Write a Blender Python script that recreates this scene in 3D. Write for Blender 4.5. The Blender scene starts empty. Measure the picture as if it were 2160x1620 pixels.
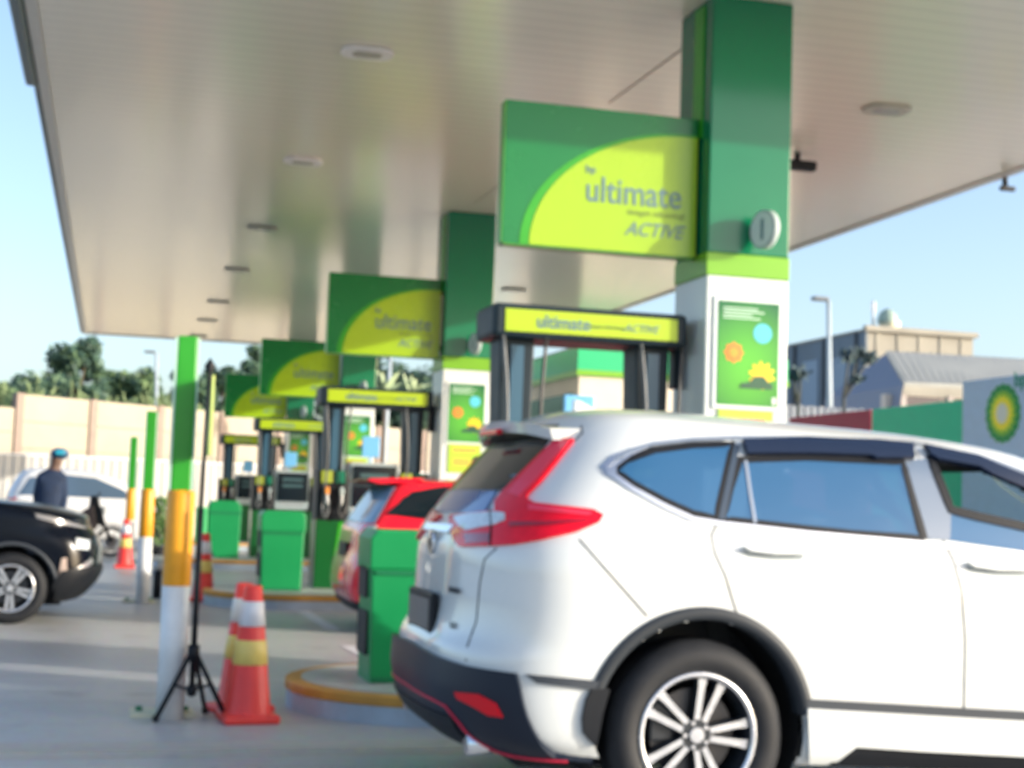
import bpy, bmesh, math, random
from mathutils import Vector, Matrix
from mathutils.geometry import tessellate_polygon
R = math.radians
random.seed(7)
sc = bpy.context.scene
# ------------------------------------------------------------------ camera
H = 1.3
YAW, PITCH, ROLL, FPX = R(15.126), R(4.580), R(1.952), 3100.0
FW = Vector((math.sin(YAW)*math.cos(PITCH), math.cos(YAW)*math.cos(PITCH), math.sin(PITCH)))
_rt = Vector((math.cos(YAW), -math.sin(YAW), 0)); _up = _rt.cross(FW)
RT = _rt*math.cos(ROLL) + _up*math.sin(ROLL)
UP = -_rt*math.sin(ROLL) + _up*math.cos(ROLL)
CAM = Vector((0, 0, H))
cd = bpy.data.cameras.new('camera'); cam = bpy.data.objects.new('camera', cd)
sc.collection.objects.link(cam); sc.camera = cam
m = Matrix((RT, UP, -FW)).transposed().to_4x4(); m.translation = CAM
cam.matrix_world = m
cd.sensor_width = 36; cd.lens = FPX/2160*36
cd.clip_start = 0.05; cd.clip_end = 3000
cd.dof.use_dof = True; cd.dof.focus_distance = 0.5; cd.dof.aperture_fstop = 28   # the photograph is out of focus all over
# ------------------------------------------------------------------ light
SUN_A, SUN_E = R(31), R(14)      # azimuth from +X towards the camera side, elevation
sd = Vector((math.cos(SUN_A)*math.cos(SUN_E), -math.sin(SUN_A)*math.cos(SUN_E), math.sin(SUN_E)))
w = bpy.data.worlds.new("World"); sc.world = w; w.use_nodes = True
nt = w.node_tree; bg = nt.nodes['Background']
sky = nt.nodes.new('ShaderNodeTexSky'); sky.sky_type = 'NISHITA'; sky.sun_disc = False
sky.sun_elevation = SUN_E; sky.sun_rotation = math.atan2(sd.x, sd.y)
sky.air_density = 0.80; sky.dust_density = 2.6; sky.ozone_density = 1.2
nt.links.new(sky.outputs[0], bg.inputs[0]); bg.inputs[1].default_value = 0.15
ld = bpy.data.lights.new('sun', 'SUN'); ld.energy = 2.1; ld.angle = R(0.6); ld.color = (1, .93, .83)
sun = bpy.data.objects.new('sun', ld); sc.collection.objects.link(sun)
sun.rotation_euler = sd.to_track_quat('Z', 'Y').to_euler()
sc.view_settings.view_transform = 'Standard'; sc.view_settings.look = 'None'
sc.view_settings.exposure = 1.36; sc.view_settings.gamma = 1
# ------------------------------------------------------------------ helpers
def ray(x, y): return FW + RT*((x-1080)/FPX) - UP*((y-810)/FPX)
def PG(x, y, z=0.0):
    d = ray(x, y); return CAM + d*((z-H)/d.z)
def PY(x, y, Y):
    d = ray(x, y); return CAM + d*(Y/d.y)
def PX(x, y, X):
    d = ray(x, y); return CAM + d*(X/d.x)
def proj(p):
    d = p-CAM; k = d.dot(FW)
    return 1080+FPX*d.dot(RT)/k, 810-FPX*d.dot(UP)/k, k

MATS = {}
def mat(name, col, rough=.6, metal=0, var=.0, scale=6, bump=0, spec=.5, ior=1.5, coat=0, sheet=None, bscale=None):
    if name in MATS: return MATS[name]
    m = bpy.data.materials.new(name); m.use_nodes = True; MATS[name] = m
    t = m.node_tree; b = t.nodes['Principled BSDF']
    b.inputs['Base Color'].default_value = (*col, 1); b.inputs['Roughness'].default_value = rough
    b.inputs['Metallic'].default_value = metal; b.inputs['Specular IOR Level'].default_value = spec
    b.inputs['IOR'].default_value = ior; b.inputs['Coat Weight'].default_value = coat
    b.inputs['Coat Roughness'].default_value = .04
    if var or bump:
        tc = t.nodes.new('ShaderNodeTexCoord')
        n = t.nodes.new('ShaderNodeTexNoise'); n.inputs['Scale'].default_value = scale; n.inputs['Detail'].default_value = 6
        n.inputs['Roughness'].default_value = .6
        t.links.new(tc.outputs['Object'], n.inputs['Vector'])
        if var:
            r = t.nodes.new('ShaderNodeMapRange'); r.inputs['From Min'].default_value = .3; r.inputs['From Max'].default_value = .7
            r.inputs['To Min'].default_value = 1-var; r.inputs['To Max'].default_value = 1+var
            t.links.new(n.outputs['Fac'], r.inputs['Value'])
            x = t.nodes.new('ShaderNodeVectorMath'); x.operation = 'SCALE'
            x.inputs[0].default_value = col
            t.links.new(r.outputs['Result'], x.inputs['Scale']); t.links.new(x.outputs['Vector'], b.inputs['Base Color'])
            r2 = t.nodes.new('ShaderNodeMapRange'); r2.inputs['To Min'].default_value = max(rough-.08, .02); r2.inputs['To Max'].default_value = rough+.1
            t.links.new(n.outputs['Fac'], r2.inputs['Value']); t.links.new(r2.outputs['Result'], b.inputs['Roughness'])
        if bump:
            n2 = t.nodes.new('ShaderNodeTexNoise'); n2.inputs['Scale'].default_value = bscale or scale*6; n2.inputs['Detail'].default_value = 4
            t.links.new(tc.outputs['Object'], n2.inputs['Vector'])
            bp = t.nodes.new('ShaderNodeBump'); bp.inputs['Strength'].default_value = bump; bp.inputs['Distance'].default_value = .01
            t.links.new(n2.outputs['Fac'], bp.inputs['Height']); t.links.new(bp.outputs['Normal'], b.inputs['Normal'])
    return m

def thing(name, label, cat, loc, group=None):
    o = bpy.data.objects.new(name, None); sc.collection.objects.link(o)
    o.location = Vector(loc); o.empty_display_size = .1
    o['label'] = label; o['category'] = cat
    if group: o['group'] = group
    return o
def tag(o, label=None, cat=None, group=None, kind=None):
    for k, v in (('label', label), ('category', cat), ('group', group), ('kind', kind)):
        if v: o[k] = v
    return o
def wloc(o):
    v = Vector((0, 0, 0))
    while o is not None: v = v + Vector(o.location); o = o.parent
    return v
def link(name, bm, mats, parent=None, smooth=False, base=None):
    me = bpy.data.meshes.new(name)
    origin = wloc(parent) if parent else Vector((0, 0, 0))
    off = Vector(base) if base is not None else Vector((0, 0, 0))
    bm.transform(Matrix.Translation(-(origin+off)))
    bmesh.ops.recalc_face_normals(bm, faces=bm.faces) if not getattr(bm, '_k', False) else None
    if smooth:
        for f in bm.faces: f.smooth = True
    bm.to_mesh(me); bm.free()
    for q in (mats if isinstance(mats, (list, tuple)) else [mats]): me.materials.append(q)
    o = bpy.data.objects.new(name, me); sc.collection.objects.link(o)
    if parent: o.parent = parent
    o.location = off
    return o

class MB:
    def __init__(s): s.bm = bmesh.new()
    def _faces(s, geom, mi, smooth=False):
        for f in geom:
            f.material_index = mi; f.smooth = smooth
    def box(s, c, size, mi=0, rot=None, bevel=0):
        n0 = set(s.bm.faces)
        g = bmesh.ops.create_cube(s.bm, size=1)
        bmesh.ops.scale(s.bm, vec=Vector(size), verts=g['verts'])
        if bevel:
            es = list({e for v in g['verts'] for e in v.link_edges})
            r = bmesh.ops.bevel(s.bm, geom=es, offset=bevel, segments=2, affect='EDGES', profile=.5)
        vs = list({v for f in s.bm.faces if f not in n0 for v in f.verts})
        M = Matrix.Translation(Vector(c)) @ (rot.to_4x4() if rot is not None else Matrix())
        bmesh.ops.transform(s.bm, matrix=M, verts=vs)
        s._faces([f for f in s.bm.faces if f not in n0], mi)
        return s
    def cyl(s, p0, p1, r0, r1=None, n=16, mi=0, cap=True):
        p0, p1 = Vector(p0), Vector(p1); r1 = r0 if r1 is None else r1
        d = (p1-p0); q = d.to_track_quat('Z', 'Y').to_matrix()
        A = [s.bm.verts.new(p0 + q @ Vector((r0*math.cos(2*math.pi*i/n), r0*math.sin(2*math.pi*i/n), 0))) for i in range(n)]
        B = [s.bm.verts.new(p1 + q @ Vector((r1*math.cos(2*math.pi*i/n), r1*math.sin(2*math.pi*i/n), 0))) for i in range(n)]
        for i in range(n):
            f = s.bm.faces.new((A[i], A[(i+1) % n], B[(i+1) % n], B[i])); f.material_index = mi; f.smooth = True
        if cap:
            a = s.bm.faces.new(A[::-1]); b = s.bm.faces.new(B); a.material_index = b.material_index = mi
        return s
    def tube(s, pts, r, n=8, mi=0, rads=None):
        pts = [Vector(p) for p in pts]; rings = []
        for i, p in enumerate(pts):
            d = (pts[min(i+1, len(pts)-1)]-pts[max(i-1, 0)]).normalized()
            q = d.to_track_quat('Z', 'Y').to_matrix(); rr = rads[i] if rads else r
            rings.append([s.bm.verts.new(p + q @ Vector((rr*math.cos(2*math.pi*k/n), rr*math.sin(2*math.pi*k/n), 0))) for k in range(n)])
        for a, b in zip(rings, rings[1:]):
            # match start index to avoid twist
            k0 = min(range(n), key=lambda k: (b[k].co-a[0].co).length)
            for k in range(n):
                f = s.bm.faces.new((a[k], a[(k+1) % n], b[(k0+k+1) % n], b[(k0+k) % n])); f.material_index = mi; f.smooth = True
            b[:] = b[k0:]+b[:k0]
        for c in (rings[0][::-1], rings[-1]):
            f = s.bm.faces.new(c); f.material_index = mi
        return s
    def lathe(s, prof, c, axis='Z', n=32, mi=0, mis=None):
        """prof: (radius, height) pairs"""
        c = Vector(c); rings = []
        for r, h in prof:
            ring = []
            for k in range(n):
                a = 2*math.pi*k/n; u, v = r*math.cos(a), r*math.sin(a)
                p = {'Z': (u, v, h), 'Y': (u, h, v), 'X': (h, u, v)}[axis]
                ring.append(s.bm.verts.new(c+Vector(p)))
            rings.append(ring)
        for j, (a, b) in enumerate(zip(rings, rings[1:])):
            for k in range(n):
                f = s.bm.faces.new((a[k], a[(k+1) % n], b[(k+1) % n], b[k])); f.material_index = mis[j] if mis else mi; f.smooth = True
        return s
    def prism(s, poly, plane, a, b, mi=0, bevel=0):
        """poly: 2D outline; plane 'XZ' (extruded in Y from a to b), 'XY' (in Z), 'YZ' (in X)"""
        n0 = set(s.bm.faces)
        def mk(u, v, h): return Vector({'XZ': (u, h, v), 'XY': (u, v, h), 'YZ': (h, u, v)}[plane])
        A = [s.bm.verts.new(mk(u, v, a)) for u, v in poly]; B = [s.bm.verts.new(mk(u, v, b)) for u, v in poly]
        n = len(poly)
        fs = [s.bm.faces.new(A[::-1]), s.bm.faces.new(B)]
        for i in range(n): fs.append(s.bm.faces.new((A[i], A[(i+1) % n], B[(i+1) % n], B[i])))
        if bevel:
            bmesh.ops.recalc_face_normals(s.bm, faces=fs)
            es = list(set(fs[0].edges) | set(fs[1].edges))
            bmesh.ops.bevel(s.bm, geom=es, offset=bevel, segments=2, affect='EDGES', profile=.5)
        s._faces([f for f in s.bm.faces if f not in n0], mi)
        return s
    def quad(s, pts, mi=0):
        f = s.bm.faces.new([s.bm.verts.new(Vector(p)) for p in pts]); f.material_index = mi; return s
    def blob(s, c, r, mi=0, sub=2, sc_=(1, 1, 1), rough=0):
        n0 = set(s.bm.faces)
        g = bmesh.ops.create_icosphere(s.bm, subdivisions=sub, radius=r)
        for v in g['verts']:
            k = 1+random.uniform(-rough, rough)
            v.co = Vector((v.co.x*sc_[0]*k, v.co.y*sc_[1]*k, v.co.z*sc_[2]*k))+Vector(c)
        s._faces([f for f in s.bm.faces if f not in n0], mi, True)
        return s
    def build(s, name, mats, parent=None, smooth=False, base=None):
        return link(name, s.bm, mats, parent, smooth, base)

def rrect(x0, z0, x1, z1, r, n=5):
    out = []
    for cx, cz, a0 in ((x1-r, z1-r, 0), (x0+r, z1-r, 90), (x0+r, z0+r, 180), (x1-r, z0+r, 270)):
        for k in range(n+1):
            a = R(a0+90*k/n); out.append((cx+r*math.cos(a), cz+r*math.sin(a)))
    return out
def disc(cx, cz, r, n=24, sx=1, sz=1): return [(cx+r*sx*math.cos(2*math.pi*k/n), cz+r*sz*math.sin(2*math.pi*k/n)) for k in range(n)]

def text(name, body, size, m, parent, loc, face='-Y', shear=0, align='LEFT', sx=1, depth=.002, bold=0):
    cu = bpy.data.curves.new('tmp', 'FONT'); cu.body = body; cu.size = size; cu.shear = shear
    cu.align_x = align; cu.extrude = depth; cu.offset = bold; cu.resolution_u = 3
    o = bpy.data.objects.new('tmp', cu); sc.collection.objects.link(o)
    dg = bpy.context.evaluated_depsgraph_get(); dg.update()
    me = bpy.data.meshes.new_from_object(o.evaluated_get(dg)); me.name = name
    bpy.data.objects.remove(o); bpy.data.curves.remove(cu)
    rot = {'-Y': Matrix.Rotation(R(90), 3, 'X'), '-X': Matrix.Rotation(R(-90), 3, 'Z') @ Matrix.Rotation(R(90), 3, 'X')}[face] if isinstance(face, str) else face
    M = Matrix.Translation(Vector(loc)-wloc(parent)) @ rot.to_4x4() @ Matrix.Diagonal((sx, 1, 1, 1))
    me.transform(M); me.materials.clear(); me.materials.append(m)
    q = bpy.data.objects.new(name, me); sc.collection.objects.link(q); q.parent = parent
    return q
def copy_tree(o, dloc=None, parent=None, label=None):
    c = o.copy(); sc.collection.objects.link(c); c.parent = parent
    if dloc is not None: c.location = Vector(o.location)+Vector(dloc)
    if label: c['label'] = label
    for ch in o.children: copy_tree(ch, None, c)
    return c

# ------------------------------------------------------------------ materials
M_WHITE = mat('white_cladding', (.62, .67, .67), .3, var=.03, scale=1.5)
M_GREEN = mat('green_cladding', (.001, .15, .065), .16, var=.05, scale=1, ior=1.5)
M_GREENL = mat('bright_green_panel', (.02, .30, .01), .35, var=.04)
M_LIME = mat('lime_band', (.15, .38, .015), .35)
M_YELG = mat('sign_yellow_green', (.30, .48, .012), .25, var=.03, scale=2)
M_SIGNG = mat('sign_green', (.001, .16, .035), .25, var=.04, scale=2)
M_SIGNE = mat('sign_edge_green', (.05, .30, .03), .3)
M_INK = mat('ink_blue_grey', (.09, .18, .22), .5)
M_DARK = mat('dark_blue_grey_metal', (.008, .02, .03), .5, spec=.3, var=.12, scale=5)
M_BLACK = mat('black_plastic', (.008, .010, .014), .5, spec=.25)
M_RUBBER = mat('black_rubber', (.014, .016, .020), .65, spec=.3, var=.2, scale=20)
M_HOSE = mat('hose_rubber', (.03, .03, .032), .4)
M_STEEL = mat('brushed_steel', (.45, .48, .5), .35, metal=.8, var=.1, scale=8)
M_GREYP = mat('pale_grey_plastic', (.35, .42, .43), .45)
M_YEL = mat('yellow_paint', (.78, .33, .008), .38, var=.12, scale=5)
M_WPAINT = mat('white_paint', (.72, .74, .74), .42, var=.12, scale=4)
M_BIN = mat('bin_green_plastic', (.001, .25, .07), .4, var=.05, scale=3)
M_BIND = mat('bin_dark_green', (.002, .16, .06), .45)
M_ORANGE = mat('cone_orange_red', (.84, .055, .045), .4, var=.06, scale=6)
M_REFW = mat('white_reflective_sleeve', (.72, .72, .75), .35, var=.1, scale=10)
M_REFY = mat('yellow_reflective_sleeve', (.80, .60, .16), .35, var=.1, scale=10)
M_KERBY = mat('kerb_yellow_worn', (.50, .25, .04), .6, var=.25, scale=3, bump=.2)
M_KERBW = mat('kerb_pale_blue_paint', (.36, .44, .52), .6, var=.2, scale=3, bump=.2)
M_RED = mat('red_paint', (.62, .01, .02), .4)
M_SCREEN = mat('dark_screen', (.006, .012, .018), .12)
M_GLASSW = mat('tinted_window', (.018, .095, .26), .06, ior=1.9, var=.0)  # sky reflection painted in as blue over the tint
M_CHROME = mat('chrome', (.75, .77, .8), .12, metal=1)
# ------------------------------------------------------------------ ground
def ground_mat(name, c1, c2, rough, joints=True):
    m = bpy.data.materials.new(name); m.use_nodes = True; t = m.node_tree; b = t.nodes['Principled BSDF']
    g = t.nodes.new('ShaderNodeNewGeometry')
    n1 = t.nodes.new('ShaderNodeTexNoise'); n1.inputs['Scale'].default_value = .35; n1.inputs['Detail'].default_value = 8; n1.inputs['Roughness'].default_value = .62
    n2 = t.nodes.new('ShaderNodeTexNoise'); n2.inputs['Scale'].default_value = 14; n2.inputs['Detail'].default_value = 8; n2.inputs['Roughness'].default_value = .7
    n3 = t.nodes.new('ShaderNodeTexNoise'); n3.inputs['Scale'].default_value = 1.6; n3.inputs['Detail'].default_value = 3
    for n in (n1, n2, n3): t.links.new(g.outputs['Position'], n.inputs['Vector'])
    r = t.nodes.new('ShaderNodeValToRGB'); r.color_ramp.elements[0].position = .3; r.color_ramp.elements[1].position = .7
    r.color_ramp.elements[0].color = (*c1, 1); r.color_ramp.elements[1].color = (*c2, 1)
    t.links.new(n1.outputs['Fac'], r.inputs[0])
    mx = t.nodes.new('ShaderNodeMix'); mx.data_type = 'RGBA'; mx.blend_type = 'OVERLAY'; mx.inputs[0].default_value = .35
    t.links.new(r.outputs[0], mx.inputs[6]); t.links.new(n2.outputs['Color'], mx.inputs[7])
    # oil stains
    r3 = t.nodes.new('ShaderNodeMapRange'); r3.inputs['From Min'].default_value = .62; r3.inputs['From Max'].default_value = .72
    r3.inputs['To Min'].default_value = 0; r3.inputs['To Max'].default_value = .35
    t.links.new(n3.outputs['Fac'], r3.inputs['Value'])
    mx2 = t.nodes.new('ShaderNodeMix'); mx2.data_type = 'RGBA'; t.links.new(r3.outputs['Result'], mx2.inputs[0])
    t.links.new(mx.outputs[2], mx2.inputs[6]); mx2.inputs[7].default_value = (.09, .09, .09, 1)
    t.links.new(mx2.outputs[2], b.inputs['Base Color'])
    rr = t.nodes.new('ShaderNodeMapRange'); rr.inputs['To Min'].default_value = rough-.12; rr.inputs['To Max'].default_value = rough+.12
    t.links.new(n1.outputs['Fac'], rr.inputs['Value']); t.links.new(rr.outputs['Result'], b.inputs['Roughness'])
    # saw cut slab joints every 4.2 m and soft tyre marks along the lanes
    sp_ = t.nodes.new('ShaderNodeSeparateXYZ'); t.links.new(g.outputs['Position'], sp_.inputs[0]); prev = mx2.outputs[2]
    for ax, per, off, wd, dk in (('X', 4.2, 1.1, .010, .55), ('Y', 4.2, 1.9, .010, .55)):
        a1 = t.nodes.new('ShaderNodeMath'); a1.operation = 'ADD'; a1.inputs[1].default_value = off; t.links.new(sp_.outputs[ax], a1.inputs[0])
        a2 = t.nodes.new('ShaderNodeMath'); a2.operation = 'PINGPONG'; a2.inputs[1].default_value = per/2; t.links.new(a1.outputs[0], a2.inputs[0])
        a3 = t.nodes.new('ShaderNodeMath'); a3.operation = 'LESS_THAN'; a3.inputs[1].default_value = wd; t.links.new(a2.outputs[0], a3.inputs[0])
        a4 = t.nodes.new('ShaderNodeMath'); a4.operation = 'MULTIPLY'; a4.inputs[1].default_value = dk; t.links.new(a3.outputs[0], a4.inputs[0])
        m3 = t.nodes.new('ShaderNodeMix'); m3.data_type = 'RGBA'; m3.inputs[7].default_value = (.06, .06, .06, 1)
        t.links.new(a4.outputs[0], m3.inputs[0]); t.links.new(prev, m3.inputs[6]); prev = m3.outputs[2]
    n4 = t.nodes.new('ShaderNodeTexNoise'); n4.inputs['Scale'].default_value = 1; n4.inputs['Detail'].default_value = 4
    mp4 = t.nodes.new('ShaderNodeMapping'); mp4.inputs['Scale'].default_value = (.12, 4.5, 1); t.links.new(g.outputs['Position'], mp4.inputs[0]); t.links.new(mp4.outputs[0], n4.inputs['Vector'])
    r4 = t.nodes.new('ShaderNodeMapRange'); r4.inputs['From Min'].default_value = .56; r4.inputs['From Max'].default_value = .72; r4.inputs['To Max'].default_value = .30; t.links.new(n4.outputs['Fac'], r4.inputs['Value'])
    m4 = t.nodes.new('ShaderNodeMix'); m4.data_type = 'RGBA'; m4.inputs[7].default_value = (.12, .12, .12, 1); t.links.new(r4.outputs['Result'], m4.inputs[0]); t.links.new(prev, m4.inputs[6])
    t.links.new(m4.outputs[2], b.inputs['Base Color'])
    bp = t.nodes.new('ShaderNodeBump'); bp.inputs['Strength'].default_value = .25; bp.inputs['Distance'].default_value = .004
    t.links.new(n2.outputs['Fac'], bp.inputs['Height']); t.links.new(bp.outputs['Normal'], b.inputs['Normal'])
    return m
M_GROUND = ground_mat('concrete_forecourt', (.36, .37, .37), (.47, .475, .465), .42)
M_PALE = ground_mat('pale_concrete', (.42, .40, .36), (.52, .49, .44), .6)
b = MB()
b.quad([(-400, -60, 0), (500, -60, 0), (500, 900, 0), (-400, 900, 0)])
tag(b.build('ground', M_GROUND), kind='structure')
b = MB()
b.box((3, 7.75, .003), (30, .30, .004)); b.box((3, 7.50, .0025), (30, .05, .002))  # pale strip across the forecourt and a narrow one beside it
tag(b.build('pale_strip', M_PALE), kind='structure')
b = MB(); M_LINE = mat('worn_white_line', (.62, .64, .66), .6, var=.2, scale=12)
for p0, p1, w_ in (((636, 1288), (705, 1328), .07), ((735, 1362), (790, 1392), .07)):
    A, B = PG(*p0, .004), PG(*p1, .004); d = (B-A).normalized(); n = Vector((-d.y, d.x, 0))*w_
    b.quad([A-n, A+n, B+n, B-n])
tag(b.build('road_marking', M_LINE), kind='structure')

# ------------------------------------------------------------------ canopy
ZC = 4.92; CX0, CX1, CY0, CY1 = -.72, 8.86, 7.45, 35.8
def soffit_mat():
    m = bpy.data.materials.new('soffit_metal_slats'); m.use_nodes = True; t = m.node_tree; b = t.nodes['Principled BSDF']
    g = t.nodes.new('ShaderNodeNewGeometry'); s = t.nodes.new('ShaderNodeSeparateXYZ'); t.links.new(g.outputs['Position'], s.inputs[0])
    mu = t.nodes.new('ShaderNodeMath'); mu.operation = 'MULTIPLY'; mu.inputs[1].default_value = 1/.20; t.links.new(s.outputs['Y'], mu.inputs[0])
    fr = t.nodes.new('ShaderNodeMath'); fr.operation = 'FRACT'; t.links.new(mu.outputs[0], fr.inputs[0])
    pp = t.nodes.new('ShaderNodeMath'); pp.operation = 'PINGPONG'; pp.inputs[1].default_value = .5; t.links.new(fr.outputs[0], pp.inputs[0])
    mr = t.nodes.new('ShaderNodeMapRange'); mr.inputs['From Min'].default_value = 0; mr.inputs['From Max'].default_value = .08; t.links.new(pp.outputs[0], mr.inputs['Value'])
    bp = t.nodes.new('ShaderNodeBump'); bp.inputs['Strength'].default_value = .22; bp.inputs['Distance'].default_value = .004; t.links.new(mr.outputs[0], bp.inputs['Height'])
    n = t.nodes.new('ShaderNodeTexNoise'); n.inputs['Scale'].default_value = 1.2
    mp = t.nodes.new('ShaderNodeMapping'); mp.inputs['Scale'].default_value = (.25, 2.2, 1)
    t.links.new(g.outputs['Position'], mp.inputs['Vector']); t.links.new(mp.outputs[0], n.inputs['Vector'])
    b2 = t.nodes.new('ShaderNodeBump'); b2.inputs['Strength'].default_value = .12; b2.inputs['Distance'].default_value = .02
    t.links.new(n.outputs['Fac'], b2.inputs['Height']); t.links.new(bp.outputs['Normal'], b2.inputs['Normal']); t.links.new(b2.outputs['Normal'], b.inputs['Normal'])
    mc = t.nodes.new('ShaderNodeMix'); mc.data_type = 'RGBA'; t.links.new(mr.outputs[0], mc.inputs[0])
    mc.inputs[6].default_value = (.64, .60, .475, 1); mc.inputs[7].default_value = (.80, .755, .60, 1)
    t.links.new(mc.outputs[2], b.inputs['Base Color']); b.inputs['Roughness'].default_value = .19; b.inputs['Specular IOR Level'].default_value = .75
    b.inputs['IOR'].default_value = 1.8
    return m
can = thing('canopy', 'long flat station canopy with ribbed beige underside above all the pumps', 'canopy', ((CX0+CX1)/2, (CY0+CY1)/2, ZC))
M_FASC = mat('canopy_fascia', (.55, .55, .50), .4, var=.04)
b = MB(); b.box(((CX0+CX1)/2, (CY0+CY1)/2, ZC+.03), (CX1-CX0, CY1-CY0, .06)); b.build('soffit', soffit_mat(), can)
b = MB()
for x0, x1 in ((CX0-.09, CX0-.003), (CX1+.003, CX1+.12)):
    b.box(((x0+x1)/2, (CY0+CY1)/2, ZC+.22), (x1-x0, CY1-CY0+.34, .48))
for y0, y1 in ((CY0-.17, CY0-.003), (CY1+.003, CY1+.17)):
    b.box(((CX0+CX1)/2, (y0+y1)/2, ZC+.22), (CX1-CX0, y1-y0, .48))
b.build('fascia', M_FASC, can)
b = MB(); b.box(((CX0+CX1)/2, (CY0+CY1)/2, ZC+.49), (CX1-CX0+.3, CY1-CY0+.3, .08)); b.build('roof', M_FASC, can)
b = MB(); b.box((CX0-.12, (CY0+CY1)/2, ZC+.05), (.055, CY1-CY0+.2, .10), bevel=.02)
b.box((CX0-.155, 12.2, ZC+.03), (.10, 2.9, .17), bevel=.03)
b.build('gutter', mat('gutter_grey', (.10, .14, .15), .45), can)
b = MB()
for p0, p1 in (((1285, 218), (1445, 100)), ((1000, 430), (1060, 385)), ((1170+0, 440), (1240, 395))):
    A, B = PG(*p0, ZC-.005), PG(*p1, ZC-.005)
    b = MB(); b.tube([A, B], .005, n=6); b.build('seam_strip', mat('soffit_seam', (.42, .37, .30), .5), can)
M_LAMPW = mat('lamp_frame_sunlit', (.85, .83, .80), .3); M_LAMPG = mat('lamp_glass_grey', (.42, .38, .36), .2)  # paler ring colour holds the sun reflected onto some lamp frames
M_LAMPD = mat('lamp_frame_grey', (.40, .38, .31), .4)
def ceiling_lamp(x, y, white, label, L=.42, W=.32):
    t = thing('canopy_lamp', label, 'ceiling lamp', (x, y, ZC), 'lamps set in the canopy underside')
    b = MB(); b.prism(rrect(x-L/2, y-W/2, x+L/2, y+W/2, .12), 'XY', ZC-.03, ZC-.002, bevel=.010)
    b.build('lamp_frame', M_LAMPW if white else M_LAMPD, t, smooth=False)
    b = MB(); b.prism(rrect(x-L/2+.09, y-W/2+.08, x+L/2-.09, y+W/2-.08, .06), 'XY', ZC-.034, ZC-.02); b.build('lamp_glass', M_LAMPG, t)
for px, py, wh, lb in ((775, 108, 1, 'large pale canopy lamp nearest to the camera, left of the big hanging sign'),
                      (640, 338, 1, 'pale oval canopy lamp, second along the left row'),
                      (553, 480, 0, 'grey canopy lamp, third along the left row beside the reflections'),
                      (460, 636, 0, 'small grey canopy lamp near the far end of the left row'),
                      (437, 675, 0, 'tiny grey canopy lamp last but one before the far canopy edge'),
                      (418, 708, 0, 'tiny canopy lamp right at the far edge of the canopy'),
                      (500, 568, 0, 'faint grey canopy lamp, fourth along the left row'),
                      (1870, 228, 0, 'canopy lamp to the right of the tall near pillar'),
                      (1083, 610, 0, 'small canopy lamp above the near dispenser beam')):
    p = PG(px, py, ZC); ceiling_lamp(p.x, p.y, wh, lb)
# camera dome to the right of pillar 1, and one at the right edge
def cctv(p, label, k=1.0):
    t = thing('security_camera', label, 'camera', p, 'security cameras under the canopy')
    b = MB(); b.cyl(p, p+Vector((0, 0, -.10)), .03); b.box(p+Vector((.03, 0, -.13)), (.34*k, .11*k, .10*k), bevel=.02*k); b.build('camera_body', M_BLACK, t)
    b = MB(); b.cyl(p+Vector((.165*k, 0, -.13)), p+Vector((.185*k, 0, -.13)), .04*k); b.build('lens', M_SCREEN, t)
cctv(PG(1682, 322, ZC), 'dark camera hanging under the canopy just right of the tall near pillar')
cctv(PG(2120, 372, ZC), 'dark camera hanging at the right canopy edge near the picture border', .5)

# ------------------------------------------------------------------ rows
DY = 8.4; Y1 = 9.6
nth = ['nearest', 'second', 'third', 'farthest']
where = ['beside the white car', 'behind the red hatchback', 'third along the row', 'at the far end of the row']
def island(i):
    o = Vector((0, DY*i, 0)); R0 = .93; cy = 9.22; xe = 9.5
    out = []
    for k in range(17):
        a = R(90+180*k/16); out.append((2.05+R0*math.cos(a), cy+o.y+R0*math.sin(a)))
    x1 = 6.9
    out = [(x1, cy+o.y+R0)]+out+[(x1, cy+o.y-R0)]
    # far end rounded
    end = []
    for k in range(1, 12):
        a = R(-90+180*k/12); end.append((x1+R0*math.cos(a), cy+o.y+R0*math.sin(a)))
    out = out+end
    t = thing('pump_island', ['grey topped island with worn yellow kerb under the near green bin', 'kerbed pump island under the second bin, behind the cones',
              'kerbed pump island under the third row of dispensers', 'kerbed pump island under the last row of dispensers'][i], 'pump island', (3, cy+o.y, 0), 'kerbed pump islands')
    c = Vector((4.3, cy+o.y))
    def shrink(P, d):
        res = []
        for x, y in P:
            x2 = min(max(x, 2.05), x1); dx, dy = x-x2, y-(cy+o.y); L = math.hypot(dx, dy); res.append((x2+dx/L*(L-d), cy+o.y+dy/L*(L-d)))
        return res
    b = MB(); b.prism(out, 'XY', 0, .105); b.build('kerb_base', M_KERBW, t)
    b = MB(); b.prism(shrink(out, -.012), 'XY', .105, .165, bevel=.012); b.build('kerb_edge', M_KERBY, t)
    b = MB(); b.prism(shrink(out, .09), 'XY', .15, .172); b.build('island_top', M_GROUND, t)
for i in range(4): island(i)

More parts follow.
